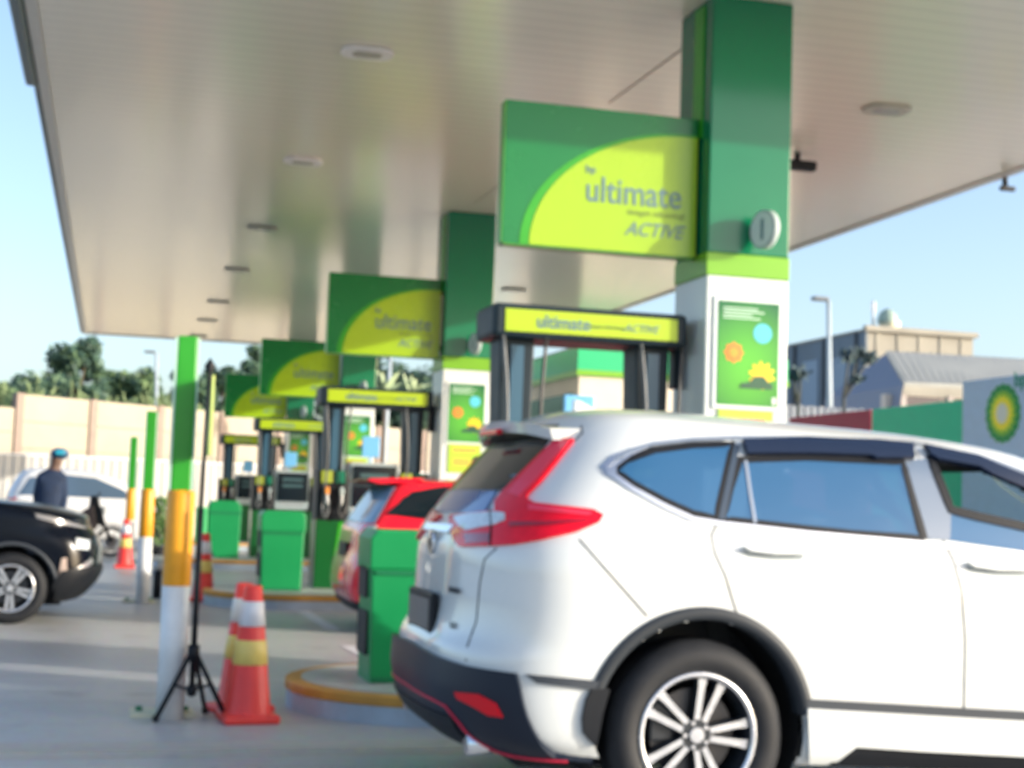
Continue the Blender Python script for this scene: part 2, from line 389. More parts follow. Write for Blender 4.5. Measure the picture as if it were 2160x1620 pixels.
def pillar():
    x0, x1, y0, y1 = 4.00, 4.62, 9.42, 10.02; zt = 2.92
    t = thing('canopy_pillar', 'x', 'pillar', ((x0+x1)/2, (y0+y1)/2, 0), 'green and white canopy pillars')
    cx, cy = (x0+x1)/2, (y0+y1)/2
    b = MB(); b.box((cx, cy, (zt+.172)/2), (x1-x0, y1-y0, zt-.172), bevel=.012)
    b.box((cx, y0-.001, 2.86), (x1-x0-.02, .006, .012)); b.build('white_cladding', M_WHITE, t)
    b = MB(); b.box((cx, cy, zt+.08), (x1-x0+.012, y1-y0+.012, .16), bevel=.006); b.build('lime_band', M_LIME, t)
    b = MB(); b.box((cx, cy, (zt+.16+ZC-.002)/2), (x1-x0, y1-y0, ZC-.002-zt-.16), bevel=.012); b.build('green_cladding', M_GREEN, t)
    b = MB(); b.box((x0-.006, cy-.08, 4.4), (.012, .17, .96)); b.build('side_stripe', M_GREENL, t)
    b = MB(); b.box((x0-.03, 9.9, 2.32), (.06, .12, .34), bevel=.01); b.build('junction_box', M_DARK, t)
    # number disc standing out from the front face, seen half from the side
    d = MB(); c = Vector((4.36, y0-.15, 3.24)); q = Matrix.Rotation(R(14), 3, 'Z')
    for h, r, mi in ((.05, .135, 0), (.054, .118, 1)):
        ax = q @ Vector((1, 0, 0))
        d.cyl(c-ax*h/2, c+ax*h/2, r, n=32, mi=mi)
    d.cyl(c+Vector((0, .03, 0)), (c.x, y0, c.z), .03, mi=0)
    dd = d.build('number_disc', [M_GREYP, M_WHITE], t)
    rot = Matrix((( q@Vector((0, -1, 0))), Vector((0, 0, 1)), q@Vector((-1, 0, 0)))).transposed()
    text('lettering', '1', .2, M_INK, dd, c + q@Vector((-.028, .045, 0)) + Vector((0, 0, -.07)), face=rot, bold=.004)
    # poster: frame, print, shapes
    fx0, fx1, fz0, fz1 = 4.085, 4.545, 2.02, 2.745
    b = MB(); b.box(((fx0+fx1)/2, y0-.008, (fz0+fz1)/2), (fx1-fx0+.06, .016, fz1-fz0+.06), bevel=.004); pf = b.build('poster_frame', mat('poster_frame_white', (.66, .74, .74), .35), t)
    pm = bpy.data.materials.new('poster_print'); pm.use_nodes = True; nt_ = pm.node_tree; bb = nt_.nodes['Principled BSDF']
    tc = nt_.nodes.new('ShaderNodeTexCoord'); mp = nt_.nodes.new('ShaderNodeMapping'); gr = nt_.nodes.new('ShaderNodeTexGradient'); gr.gradient_type = 'SPHERICAL'
    mp.inputs['Location'].default_value = (0, 0, -4.6); mp.inputs['Scale'].default_value = (2.2, 1, 2.0)
    nt_.links.new(tc.outputs['Object'], mp.inputs[0]); nt_.links.new(mp.outputs[0], gr.inputs[0])
    rp = nt_.nodes.new('ShaderNodeValToRGB'); rp.color_ramp.elements[0].color = (.004, .12, .035, 1); rp.color_ramp.elements[1].color = (.12, .55, .03, 1)
    nt_.links.new(gr.outputs[0], rp.inputs[0]); nt_.links.new(rp.outputs[0], bb.inputs['Base Color']); bb.inputs['Roughness'].default_value = .15
    b = MB(); b.box(((fx0+fx1)/2, y0-.018, (fz0+fz1)/2), (fx1-fx0, .006, fz1-fz0)); po = b.build('poster', pm, t)
    YP = y0-.0215
    def sh(name, poly, m, dy=0):
        b = MB(); b.prism(poly, 'XZ', YP-.002-dy, YP+.001-dy); return b.build(name, m, po)
    sh('printed_disc', disc(4.42, 2.53, .068), mat('print_cyan', (.09, .52, .72), .3))
    ring = []
    for k in range(40):
        a = 2*math.pi*k/40; r = .066+.008*math.cos(8*a); ring.append((4.205+r*math.cos(a), 2.385+r*math.sin(a)))
    sh('printed_ring', ring, mat('print_orange', (.75, .20, .04), .3)); sh('printed_disc', disc(4.205, 2.385, .034), mat('print_rust', (.35, .30, .04), .3), .003)
    fl = []
    for k in range(60):
        a = 2*math.pi*k/60; r = .085+.014*(1 if (k//3) % 2 else -1); fl.append((4.42+r*math.cos(a), 2.235+r*math.sin(a)))
    sh('printed_flower', fl, mat('print_yellow', (.82, .55, .02), .3))
    sh('printed_car', [(4.25, 2.14), (4.27, 2.175), (4.33, 2.185), (4.36, 2.225), (4.43, 2.23), (4.47, 2.19), (4.50, 2.18), (4.505, 2.14)], mat('print_dark_green', (.02, .09, .05), .3), .003)
    for k in range(4):
        sh('printed_text_line', [(4.12, 2.69-.022*k), (4.12+(.26, .31, .22, .28)[k], 2.69-.022*k), (4.12+(.26, .31, .22, .28)[k], 2.70-.022*k), (4.12, 2.70-.022*k)], mat('print_pale', (.45, .62, .52), .4))
    sh('printed_mark', rrect(4.50, 2.035, 4.53, 2.085, .006), M_WHITE)
    # lime notice below
    b = MB(); b.box((4.31, y0-.008, 1.82), (.41, .012, .36)); no = b.build('notice', M_LIME if 0 else mat('notice_lime', (.42, .66, .05), .4), t)
    for k, (z, w_) in enumerate(((1.93, .30), (1.905, .30), (1.80, .20), (1.77, .22), (1.74, .2))):
        b = MB(); b.box((4.27 if k > 1 else 4.31, y0-.016, z), (w_, .004, .012)); b.build('printed_text_line', mat('print_red', (.7, .12, .10), .4), no)
    b = MB(); b.prism([(4.40, 1.735), (4.44, 1.77), (4.40, 1.805)], 'XZ', y0-.018, y0-.013); b.build('printed_arrow', mat('print_red', (.7, .12, .10), .4), no)
    return t
P0 = pillar()
P0.location.x -= .078
plab = ['tall near canopy pillar, green above and white below, right of the big sign', 'second canopy pillar with poster and lime notice, behind the red hatchback',
        'third canopy pillar seen partly behind the second hanging sign', 'farthest canopy pillar, mostly hidden behind the third sign']
P0['label'] = plab[0]
for i in (1, 2, 3): copy_tree(P0, (0, DY*i, 0), label=plab[i])

def sign():
    x0, x1, z0, z1 = 2.49, 3.905, 3.06, 4.06; y = 9.60
    t = thing('hanging_sign', 'x', 'sign', (x1, y+.06, z0), 'green fuel signs hung from the pillars')
    b = MB(); b.box(((x0+x1)/2, y+.06, (z0+z1)/2), (x1-x0, .12, z1-z0), bevel=.006); pn = b.build('sign_panel', M_SIGNG, t)
    b = MB(); b.box((x0-.004, y+.06, (z0+z1)/2), (.008, .124, z1-z0-.012)); b.box(((x0+x1)/2, y+.06, z0-.004), (x1-x0-.02, .124, .008)); b.build('edge_strip', M_SIGNE, t)
    # quarter arc, yellow-green with a lighter rim
    def arc(rx, rz, cx, n=40):
        P = [(x1-.004, z0+.004)]
        for k in range(n+1):
            a = R(90+90*k/n); P.append((cx+rx*math.cos(a), z0+.004+rz*math.sin(a)))
        P.insert(1, (x1-.004, z0+.004+rz)); return P
    b = MB(); b.prism(arc(1.25, .875, 3.86), 'XZ', y-.004, y+.001); b.build('arc_rim', M_GREENL, pn)
    b = MB(); b.prism(arc(1.18, .855, 3.86), 'XZ', y-.008, y-.003); b.build('arc_field', M_YELG, pn)
    text('lettering', 'bp', .075, M_INK, pn, (3.07, y-.010, 3.60), bold=.001)
    text('lettering', 'ultimate', .255, M_INK, pn, (3.07, y-.010, 3.40), sx=.86, bold=.002)
    text('lettering', 'dengan teknologi', .06, mat('ink_olive', (.16, .26, .05), .5), pn, (3.38, y-.010, 3.33), sx=1.05)
    text('lettering', 'ACTIVE', .135, M_INK, pn, (3.37, y-.010, 3.185), shear=.35, sx=.95, bold=.001)
    # bracket to pillar
    b = MB()
    for z in (3.2, 3.9): b.box((3.912, y+.06, z), (.03, .05, .05))
    b.build('bracket', M_DARK, t)
    return t
S0 = sign()
slab = ['largest, nearest green and yellow hanging sign, lettering in full sun', 'second hanging sign, shaded, above the red hatchback and left of the second pillar',
        'third hanging sign, overlapped by the second one', 'smallest and farthest hanging sign at the left end of the sign row']
S0['label'] = slab[0]
for i in (1, 2, 3): copy_tree(S0, (0, DY*i, 0), label=slab[i])

def pump():
    x0, x1 = 2.44, 3.85; y0, y1 = 9.58, 10.06; zb = .172
    t = thing('fuel_dispenser', 'x', 'fuel pump', ((x0+x1)/2, (y0+y1)/2, zb), 'fuel dispensers, one on each island')
    b = MB(); b.box(((x0+x1)/2, (y0+y1)/2, 2.53), (x1-x0, y1-y0+.04, .235), bevel=.035); bm_ = b.build('top_beam', M_DARK, t)
    b = MB(); b.box(((x0+x1)/2, y0-.021, 2.53), (x1-x0-.16, .012, .155), bevel=.004); lp = b.build('beam_panel', mat('beam_lime', (.34, .48, .008), .35), bm_)
    text('lettering', 'ultimate', .125, M_INK, lp, (2.74, y0-.029, 2.49), bold=.002, sx=.95)
    text('lettering', 'dengan teknologi', .04, mat('ink_olive', (.16, .26, .05), .5), lp, (3.10, y0-.029, 2.51))
    text('lettering', 'ACTIVE', .075, M_INK, lp, (3.37, y0-.029, 2.50), shear=.35)
    for xa, xb in ((x0+.08, x0+.33), (x1-.34, x1-.09)):
        b = MB(); cx = (xa+xb)/2
        b.prism([(xa, 2.42), (xb, 2.42), (xb-.02, 1.5), (xa+.02, 1.5)], 'XZ', y0+.10, y1-.10, bevel=.012)
        b.box((cx, y0+.095, 1.95), (.09, .02, .84), mi=1); b.build('hose_mast', [M_DARK, mat('mast_blue_panel', (.035, .10, .16), .3)], t)
        # hoses: from the beam down to the nozzles
        for k, dx in enumerate((-.17, .17)):
            b = MB(); P = []
            for j in range(15):
                u = j/14; z = 2.42-1.25*u
                P.append((cx+dx*(1-.25*math.sin(u*math.pi))*(1 if k else .8), y0-.03-.05*math.sin(u*math.pi), z))
            P += [(cx+dx*.8, y0-.05, 1.10), (cx+dx*.6, y0-.08, 1.02), (cx+dx*.4, y0-.06, 1.10), (cx+dx*.35, y0-.05, 1.25)]
            b.tube(P, .013, n=8); b.build('hose', M_HOSE if k else mat('hose_grey', (.10, .11, .12), .4), t)
        # nozzle module
        b = MB(); b.box((cx, (y0+y1)/2, 1.30), (.40, y1-y0, .62), bevel=.02); nm = b.build('nozzle_module', M_BLACK, t)
        for k, c in enumerate(('plate_yellow', 'plate_teal')):
            b = MB(); b.box((cx-.09+.18*k, y0-.008, 1.53), (.14, .016, .15), bevel=.004)
            b.build('grade_plate', mat(c, ((.28, .34, .03), (.005, .16, .09))[k], .4), nm)
            b = MB(); X = cx-.09+.18*k
            b.box((X, y0-.05, 1.36), (.05, .10, .09), bevel=.012, mi=k)
            b.cyl((X, y0-.05, 1.33), (X, y0-.04, 1.15), .017, .012, mi=2); b.box((X, y0-.085, 1.27), (.03, .02, .14), mi=2, bevel=.006)
            b.build('nozzle', [mat('nozzle_orange', (.75, .25, .02), .4), M_GREYP, M_STEEL], nm)
        b = MB(); b.prism([(cx-.2, zb), (cx+.2, zb), (cx+.2, 1.0), (cx-.2, 1.0)], 'XZ', y0+.0, y1-.0, bevel=.015)
        lc = b.build('lower_cabinet', mat('cabinet_dark_green', (.002, .085, .018), .3), t)
        b = MB(); b.prism([(cx+.02, .45), (cx+.10, .45), (cx+.17, .98), (cx+.08, .98)], 'XZ', y0-.006, y0+.002); b.build('cabinet_stripe', M_GREENL, lc)
    # centre cabinet with display
    b = MB(); b.box((3.14, (y0+y1)/2, .60), (.62, y1-y0-.04, .86), bevel=.015); b.build('centre_cabinet', mat('cabinet_dark_green', (.002, .085, .018), .3), t)
    b = MB(); b.box((3.14, (y0+y1)/2, 1.37), (.62, y1-y0+.02, .70), bevel=.03); dh = b.build('display_housing', M_GREYP, t)
    b = MB(); b.prism(rrect(2.87, 1.17, 3.41, 1.68, .02), 'XZ', y0-.02, y0-.006); b.build('display_screen', M_SCREEN, dh)
    b = MB()
    for z in (1.56, 1.45): b.box((3.14, y0-.022, z), (.36, .006, .055))
    b.build('display_window', mat('display_teal_grey', (.05, .10, .11), .2), dh)
    b = MB(); b.box((3.14, y0-.012, 1.12), (.42, .01, .05)); b.build('keypad', M_STEEL, dh)
    b = MB(); b.box((3.10, y0+.1, 1.92), (.22, .03, .26), bevel=.01); b.cyl((3.10, y0+.1, 1.80), (3.10, y0+.1, 1.70), .012); pc = b.build('price_card', mat('card_blue', (.14, .42, .72), .4), t)
    return t
D0 = pump()
dlab = ['nearest fuel dispenser, its lime beam rising behind the white car roof', 'second fuel dispenser with blue card, behind the red hatchback',
        'third fuel dispenser with dark display, behind the square green bin', 'farthest fuel dispenser, behind the rounded green bin and black banner pole']
D0['label'] = dlab[0]
for i in (1, 2, 3): copy_tree(D0, (0, DY*i, 0), label=dlab[i])

def bin_(o, label, s=1):
    x0, x1, y0, y1, zb = 1.70, 2.20, 8.95, 9.40, .172
    v = Vector(o)
    t = thing('litter_bin', label, 'bin', (1.95+v.x, 9.17+v.y, zb), 'green litter bins at the island ends')
    def mv(mb):
        bmesh.ops.translate(mb.bm, vec=v, verts=mb.bm.verts); return mb
    b = MB(); b.prism([(x0+.015, zb), (x1-.015, zb), (x1, .88), (x0, .88)], 'XZ', y0, y1, bevel=.015); body = mv(b).build('bin_body', M_BIN, t)
    # hood with chamfered top
    b = MB(); b.prism([(x0-.012, .86), (x1+.012, .86), (x1+.012, 1.05), (x1-.03, 1.10), (x0+.03, 1.10), (x0-.012, 1.05)], 'XZ', y0-.012, y1+.012, bevel=.012)
    mv(b).build('bin_hood', M_BIN, t)
    b = MB(); b.box((1.95, y0-.004, .84), (.44, .012, .025)); mv(b).build('hood_seam', M_BIND, body)
    b = MB(); b.prism(rrect(y0+.10, .68, y1-.06, .87, .02), 'YZ', x0-.012, x0+.03); b.prism(rrect(y0+.08, .33, y1-.04, .60, .02), 'YZ', x0-.006, x0+.03)
    mv(b).build('bin_opening', mat('dark_opening', (.004, .006, .006), .6), body)
    b = MB(); b.box((1.95, y0-.004, .19), (.46, .014, .03)); mv(b).build('bin_plinth', M_BIND, t)
bin_((-.13, 0, 0), 'green litter bin on the near island, partly behind the white car bumper')
bin_((.04, 8.45, 0), 'square green litter bin behind the front traffic cones')
def round_bin(o, label):
    x0, x1, y0, y1, zb = 1.66, 2.22, 25.8, 26.2, .172
    t = thing('litter_bin', label, 'bin', (1.94, 26, zb), 'green litter bins at the island ends')
    b = MB(); b.prism([(x0+.14, zb), (x1-.02, zb), (x1, 1.06), (x1-.08, 1.15), (x0+.06, 1.15), (x0, 1.08), (x0, .50), (x0+.03, .34)], 'XZ', y0, y1, bevel=.02); b.build('bin_body', M_BIN, t)
    b = MB(); b.prism([(x0-.01, .92), (x1+.01, .92), (x1+.01, .96), (x0-.01, .96)], 'XZ', y0-.01, y1+.01); b.build('hood_seam', M_BIND, t)
    b = MB(); b.box((x0-.11, 25.95, .72), (.20, .3, .62), bevel=.03); b.build('side_pocket', mat('bin_light_green', (.05, .50, .16), .4), t)
round_bin((0, 0, 0), 'rounded green litter bin farthest along the row, beside the black banner pole')

# ------------------------------------------------------------------ bollards with tall green post
def bollard(x, y, label, ht=2.2, yel=(.755, 1.30)):
    t = thing('marker_post', label, 'bollard', (x, y, 0), 'green yellow and white marker posts')
    b = MB(); b.cyl((x, y, 0), (x, y, yel[0]), .078, n=32); b.build('white_sleeve', M_WPAINT, t)
    b = MB(); b.lathe([(.079, yel[0]), (.08, yel[0]+.005), (.08, yel[1]-.02), (.073, yel[1]), (0.0, yel[1]+.004)], (x, y, 0), n=32); b.build('yellow_sleeve', M_YEL, t)
    # green square post behind the sleeve
    b = MB(); b.box((x+.0, y+.155, ht/2+.01), (.115, .11, ht), bevel=.01); b.build('green_post', mat('post_green', (.015, .26, .012), .35, var=.05), t)
    b = MB(); b.box((x-.064, y+.155, ht/2+.01), (.012, .10, ht-.02)); b.box((x+.064, y+.155, ht/2+.01), (.012, .10, ht-.02)); b.build('pale_edge', mat('edge_pale_green', (.45, .68, .55), .35), t)
    b = MB(); b.box((x-.04, y+.155, .012), (.36, .26, .024)); b.build('base_plate', mat('plate_cream', (.62, .60, .44), .6), t)
    for k in (-1, 1):
        b = MB(); b.cyl((x-.04+.13*k, y+.155, .024), (x-.04+.13*k, y+.155, .05), .02, n=6); b.build('anchor_bolt', M_BIND, t)
bollard(.40, 8.72, 'nearest tall marker post, green over yellow over white, at the near island')
bollard(.43, 17.5, 'second marker post, green over yellow over white, right of the far pair')
bollard(.37, 26.6, 'farthest marker post, small, with a cone at its foot')

# ------------------------------------------------------------------ cones
def cone(x, y, h, label, rz=0):
    t = thing('traffic_cone', label, 'traffic cone', (x, y, 0), 'red and white traffic cones')
    r0, r1 = .128*h/.76, .048*h/.76
    rad = lambda z: r0+(r1-r0)*(z-.05)/(h-.05)
    b = MB(); c, s = math.cos(rz), math.sin(rz); w_ = .158*h/.76
    b.box((x, y, .024), (2*w_, 2*w_, .048), rot=Matrix.Rotation(rz, 3, 'Z'), bevel=.016); b.build('cone_base', M_ORANGE, t)
    b = MB(); b.lathe([(rad(.05)+.01, .045), (rad(.07), .07), (rad(h-.01), h-.01), (rad(h)-.01, h), (rad(h)-.022, h-.005), (rad(h)-.02, h-.06)], (x, y, 0), n=40); b.build('cone_body', M_ORANGE, t)
    for z0, z1, m in ((.42*h, .60*h, M_REFY), (.70*h, .885*h, M_REFW)):
        b = MB(); b.lathe([(rad(z0)+.001, z0), (rad(z0)+.004, z0+.002), (rad(z1)+.004, z1-.002), (rad(z1)+.001, z1)], (x, y, 0), n=40)
        b.build('reflective_sleeve', m, t)
cone(.83, 8.62, .77, 'front traffic cone, bright orange red, standing clear of the one behind', .1)
cone(.81, 8.98, .76, 'shaded traffic cone half hidden behind the front cone', .5)
cone(1.14, 18.0, .80, 'traffic cone in the middle distance, right of the tripod pole')
cone(.30, 25.2, .80, 'distant pink red traffic cone at the foot of the farthest marker post')

# ------------------------------------------------------------------ tripod banner stand
def tripod():
    q_ = PG(401, 1522); x, y = q_.x, q_.y
    t = thing('banner_stand', 'thin black tripod stand with arrow tip beside the nearest marker post', 'banner stand', (x, y, 0))
    b = MB(); b.cyl((x, y, .14), (x, y, 1.2), .017, n=12); b.cyl((x, y, 1.2), (x+.01, y, 1.98), .012, n=12); b.build('pole', M_BLACK, t)
    b = MB(); b.cyl((x, y, .34), (x, y, .43), .034, n=12); b.cyl((x, y, .15), (x, y, .20), .028, n=12); b.build('collar', M_BLACK, t)
    for px, py in ((-.19, -.02), (.20, .03), (.10, .28)):
        b = MB(); b.tube([(x+px*.08, y+py*.08, .38), (x+px, y+py, .02)], .014); b.tube([(x, y, .17), (x+px*.5, y+py*.5, .205)], .008)
        lg = b.build('leg', M_BLACK, t)
        b = MB(); b.blob((x+px, y+py, .022), .024, sub=1); b.build('rubber_foot', M_RUBBER, lg)
    b = MB(); b.lathe([(0, 2.07), (.034, 2.02), (.012, 1.985), (.016, 1.94)], (x+.011, y, 0), n=12); b.build('pole_tip', M_BLACK, t)
    b = MB(); b.box((x+.036, y+.23, 1.74), (.012, .46, .46)); b.build('banner_cloth', mat('banner_lime', (.62, .74, .22), .7, var=.05), t)
tripod()
# ------------------------------------------------------------------ cars: a body surface in (a, t); a runs rear -> side -> front, t goes up
def pchip(xs, ys):
    n = len(xs); h = [xs[i+1]-xs[i] for i in range(n-1)]; d = [(ys[i+1]-ys[i])/h[i] for i in range(n-1)]
    m = [0]*n; m[0], m[-1] = d[0], d[-1]
    for i in range(1, n-1):
        if d[i-1]*d[i] > 0:
            w1, w2 = 2*h[i]+h[i-1], h[i]+2*h[i-1]; m[i] = (w1+w2)/(w1/d[i-1]+w2/d[i])
    def f(x):
        x = min(max(x, xs[0]), xs[-1]); i = 0
        while i < n-2 and x > xs[i+1]: i += 1
        u = (x-xs[i])/h[i]
        return ((1+2*u)*(1-u)**2*ys[i]+u*(1-u)**2*h[i]*m[i]+u*u*(3-2*u)*ys[i+1]+u*u*(u-1)*h[i]*m[i+1])
    return f
class Car:
    def __init__(s, root, levels, ox, oy, pitch=0, n=3.0, scale=1, arches=(), rw=.45):
        s.root = root; s.L = levels; s.N = len(levels); ts = list(range(s.N))
        s.f = [pchip(ts, [l[k]*scale for l in levels]) for k in range(6)]   # z, xr, xf, w, Dr, Df
        s.o = Vector((ox, oy, 0)); s.pitch = pitch; s.p = 2/n
        s.cache = {}
        s.grid = None
    def raw(s, a, t):
        z, xr, xf, w, Dr, Df = [f(t) for f in s.f]
        A = abs(a); sg = -1 if a < 0 else 1
        if A <= 1:
            th = A*math.pi/2; x = xr+Dr*(1-max(math.cos(th), 0)**s.p); y = w*math.sin(th)**s.p
        elif A <= 2:
            x = xr+Dr+(xf-Df-xr-Dr)*(A-1); y = w
        else:
            th = (A-2)*math.pi/2; x = xf-Df+Df*math.sin(th)**s.p; y = w*max(math.cos(th), 0)**s.p
        xc = (xr+xf)/2; y *= 1-.05*((x-xc)/(xf-xr+1e-6)*1.6)**4
        return Vector((x, sg*y, z))
    def tilt(s, p):
        c, q = math.cos(s.pitch), math.sin(s.pitch); x, z = p.x, p.z-.38
        return Vector((x*c+z*q, p.y, -x*q+z*c+.38))+s.o
    def pos(s, a, t, off=0):
        p = s.tilt(s.raw(a, t))
        if off: p = p+s.nrm(a, t)*off
        return p
    def nrm(s, a, t):
        k = (round(a, 4), round(t, 3))
        if k in s.cache: return s.cache[k]
        e = .004; ta, tb = max(t-.02, 0), min(t+.02, s.N-1)
        da = s.tilt(s.raw(a+e, t))-s.tilt(s.raw(a-e, t)); dt = s.tilt(s.raw(a, tb))-s.tilt(s.raw(a, ta))
        n = dt.cross(da) if True else None
        n.normalize()
        # outward
        c = s.tilt(Vector(((s.f[1](t)+s.f[2](t))/2, 0, s.f[0](t)-.05)))
        if n.dot(s.pos(a, t)-c) < 0: n = -n
        s.cache[k] = n; return n
    # sampling
    def samples(s, nr=20, ns=70, nf=18, sub=4):
        A = [i/nr for i in range(nr)]+[1+i/ns for i in range(ns)]+[2+i/nf for i in range(nf+1)]
        A = [-x for x in A[:0:-1]]+A
        T = [i/sub for i in range((s.N-1)*sub+1)]
        return A, T
    def shell(s, name, m, cut=None, off=0, flip=False, **kw):
        A, T = s.samples(**kw); bm = bmesh.new()
        P = [[bm.verts.new(s.pos(a, t, off)) for t in T] for a in A]
        for i in range(len(A)-1):
            for j in range(len(T)-1):
                q = [P[i][j], P[i+1][j], P[i+1][j+1], P[i][j+1]]
                if cut:
                    am, tm = (A[i]+A[i+1])/2, (T[j]+T[j+1])/2
                    if cut(s.pos(am, tm)-s.o, am, tm): continue
                try: f = bm.faces.new(q); f.smooth = True
                except ValueError: pass
        top = [P[i][-1] for i in range(len(A))]
        try: bm.faces.new(top[:-1])
        except ValueError: pass
        bmesh.ops.remove_doubles(bm, verts=bm.verts, dist=.0005)
        bmesh.ops.delete(bm, geom=[v for v in bm.verts if not v.link_faces], context='VERTS')
        return link(name, bm, m, s.root)
    def inv(s, px, py):
        if s.grid is None:
            s.grid = []
            A = [-2.95+i*.03 for i in range(130)]; T = [i*.2 for i in range((s.N-1)*5+1)]
            for a in A:
                for t in T:
                    p = s.pos(a, t); n = s.nrm(a, t)
                    if n.dot(CAM-p) > 0:
                        x, y, k = proj(p); s.grid.append((x, y, k, a, t))
        best = min(s.grid, key=lambda g: (g[0]-px)**2+(g[1]-py)**2)
        a, t = best[3], best[4]
        for it in range(12):
            x, y, _ = proj(s.pos(a, t)); ex, ey = px-x, py-y
            if ex*ex+ey*ey < .05: break
            e = 1e-3; xa, ya, _ = proj(s.pos(a+e, t)); t2 = t+e if t < s.N-1-e else t-e; sg = 1 if t2 > t else -1
            xt, yt, _ = proj(s.pos(a, t2))
            J = ((xa-x)/e, (xt-x)/e*sg, (ya-y)/e, (yt-y)/e*sg); D = J[0]*J[3]-J[1]*J[2]
            if abs(D) < 1e-3: break
            da = (J[3]*ex-J[1]*ey)/D; dt = (-J[2]*ex+J[0]*ey)/D
            k = min(1, .15/max(abs(da), 1e-9), 1.0/max(abs(dt), 1e-9)); a += da*k; t = min(max(t+dt*k, 0), s.N-1)
        return a, t
    def side(s, x, z, sg=-1):
        """(a, t) of the point of the side surface at local x, z (after the tilt)"""
        best = None
        for T in [i*.25 for i in range((s.N-1)*4+1)]:
            d = abs((s.pos(sg*1.5, T)-s.o).z - z)
            if best is None or d < best[0]: best = (d, T)
        a, t = 1.5, best[1]
        for it in range(30):
            p = s.pos(sg*a, t)-s.o; ex, ez = x-p.x, z-p.z
            if abs(ex)+abs(ez) < 1e-4: break
            e = 1e-3; pa = s.pos(sg*(a+e), t)-s.o; pt = s.pos(sg*a, min(t+e, s.N-1))-s.o
            J = ((pa.x-p.x)/e, (pt.x-p.x)/e, (pa.z-p.z)/e, (pt.z-p.z)/e); D = J[0]*J[3]-J[1]*J[2]
            if abs(D) < 1e-6: break
            da = (J[3]*ex-J[1]*ez)/D; dt = (-J[2]*ex+J[0]*ez)/D
            a += max(min(da, .1), -.1); t = min(max(t+max(min(dt, .5), -.5), 0), s.N-1)
        return sg*a, t
    def patch(s, name, poly, m, off=.004, depth=.012, src='px', parent=None, both=False, dense=True, mi_depth=None):
        """poly: outline given in picture points of the near side ('px'), in local side coordinates ('side') or in (a, t)"""
        if dense:
            step = {'px': 14, 'side': .08, 'at': .08, 'side+': .08}[src]; Q = []
            for p, q in zip(poly, poly[1:]+poly[:1]):
                k = max(1, int(math.hypot(q[0]-p[0], q[1]-p[1])/step))
                if k > 30: k = 30
                Q += [(p[0]+(q[0]-p[0])*i/k, p[1]+(q[1]-p[1])*i/k) for i in range(k)]
        else: Q = poly
        if src == 'px': at = [s.inv(*p) for p in Q]
        elif src == 'side': at = [s.side(*p) for p in Q]
        elif src == 'side+': at = [s.side(p[0], p[1], 1) for p in Q]
        else: at = Q
        res = None
        for sg in ((1, -1) if both else (1,)):
            bm = bmesh.new(); vs = [Vector((a*sg, t, 0)) for a, t in at]
            tr = tessellate_polygon([vs]); V = [bm.verts.new(v) for v in vs]
            for f in tr:
                try: bm.faces.new([V[i] for i in f])
                except ValueError: pass
            a0, a1 = min(v.x for v in vs), max(v.x for v in vs); t0, t1 = min(v.y for v in vs), max(v.y for v in vs)
            cuts = []
            k = -3.0
            while k < 3.0:
                st = .05 if abs(k) < .999 or abs(k) >= 2 else .04
                if a0 < k < a1: cuts.append(((k, 0, 0), (1, 0, 0)))
                k += st
            k = math.ceil(t0/.25)*.25
            while k < t1: cuts.append(((0, k, 0), (0, 1, 0))); k += .25
            for co, no in cuts:
                bmesh.ops.bisect_plane(bm, geom=bm.verts[:]+bm.edges[:]+bm.faces[:], plane_co=co, plane_no=no, dist=1e-5)
            bound = [e for e in bm.edges if len(e.link_faces) == 1]
            par = {v: (v.co.x, v.co.y) for v in bm.verts}
            inner = {}
            for e in bound:
                for v in e.verts:
                    if v not in inner:
                        a, t = par[v]; inner[v] = s.pos(a, t, off-depth)
            for v, (a, t) in par.items(): v.co = s.pos(a, t, off)
            for f in bm.faces: f.smooth = True
            dup = {}
            for e in bound:
                ring = []
                for v in e.verts:
                    if v not in dup: dup[v] = (bm.verts.new(v.co), bm.verts.new(inner[v]))
                p, q = dup[e.verts[0]], dup[e.verts[1]]
                try: bm.faces.new((p[0], q[0], q[1], p[1]))
                except ValueError: pass
            o = link(name, bm, m, parent or s.root)
            res = res or o
        return res
    def ribbon(s, name, pts, m, w=.008, off=.003, src='px', parent=None, both=False, closed=False, build=True, th=0):
        Q = []; step = {'px': 18, 'side': .05, 'at': .06}[src]
        seq = list(zip(pts, pts[1:]+pts[:1])) if closed else list(zip(pts, pts[1:]))
        for p, q in seq:
            k = max(1, int(math.hypot(q[0]-p[0], q[1]-p[1])/step)); Q += [(p[0]+(q[0]-p[0])*i/k, p[1]+(q[1]-p[1])*i/k) for i in range(k)]
        if not closed: Q.append(pts[-1])
        at = [s.inv(*p) if src == 'px' else (s.side(*p) if src == 'side' else p) for p in Q]
        o = None
        for sg in ((1, -1) if both else (1,)):
            bm = bmesh.new(); P = [s.pos(a*sg, t) for a, t in at]; Nn = [s.nrm(a*sg, t) for a, t in at]; n = len(P); rows = []
            for i in range(n):
                if closed: d = P[(i+1) % n]-P[i-1]
                else: d = P[min(i+1, n-1)]-P[max(i-1, 0)]
                d.normalize(); b = d.cross(Nn[i]).normalized()
                rows.append([bm.verts.new(P[i]-b*w/2-Nn[i]*.002), bm.verts.new(P[i]-b*w/2*.9+Nn[i]*off), bm.verts.new(P[i]+b*w/2*.9+Nn[i]*off), bm.verts.new(P[i]+b*w/2-Nn[i]*.002)])
            pr = list(zip(rows, rows[1:]+rows[:1])) if closed else list(zip(rows, rows[1:]))
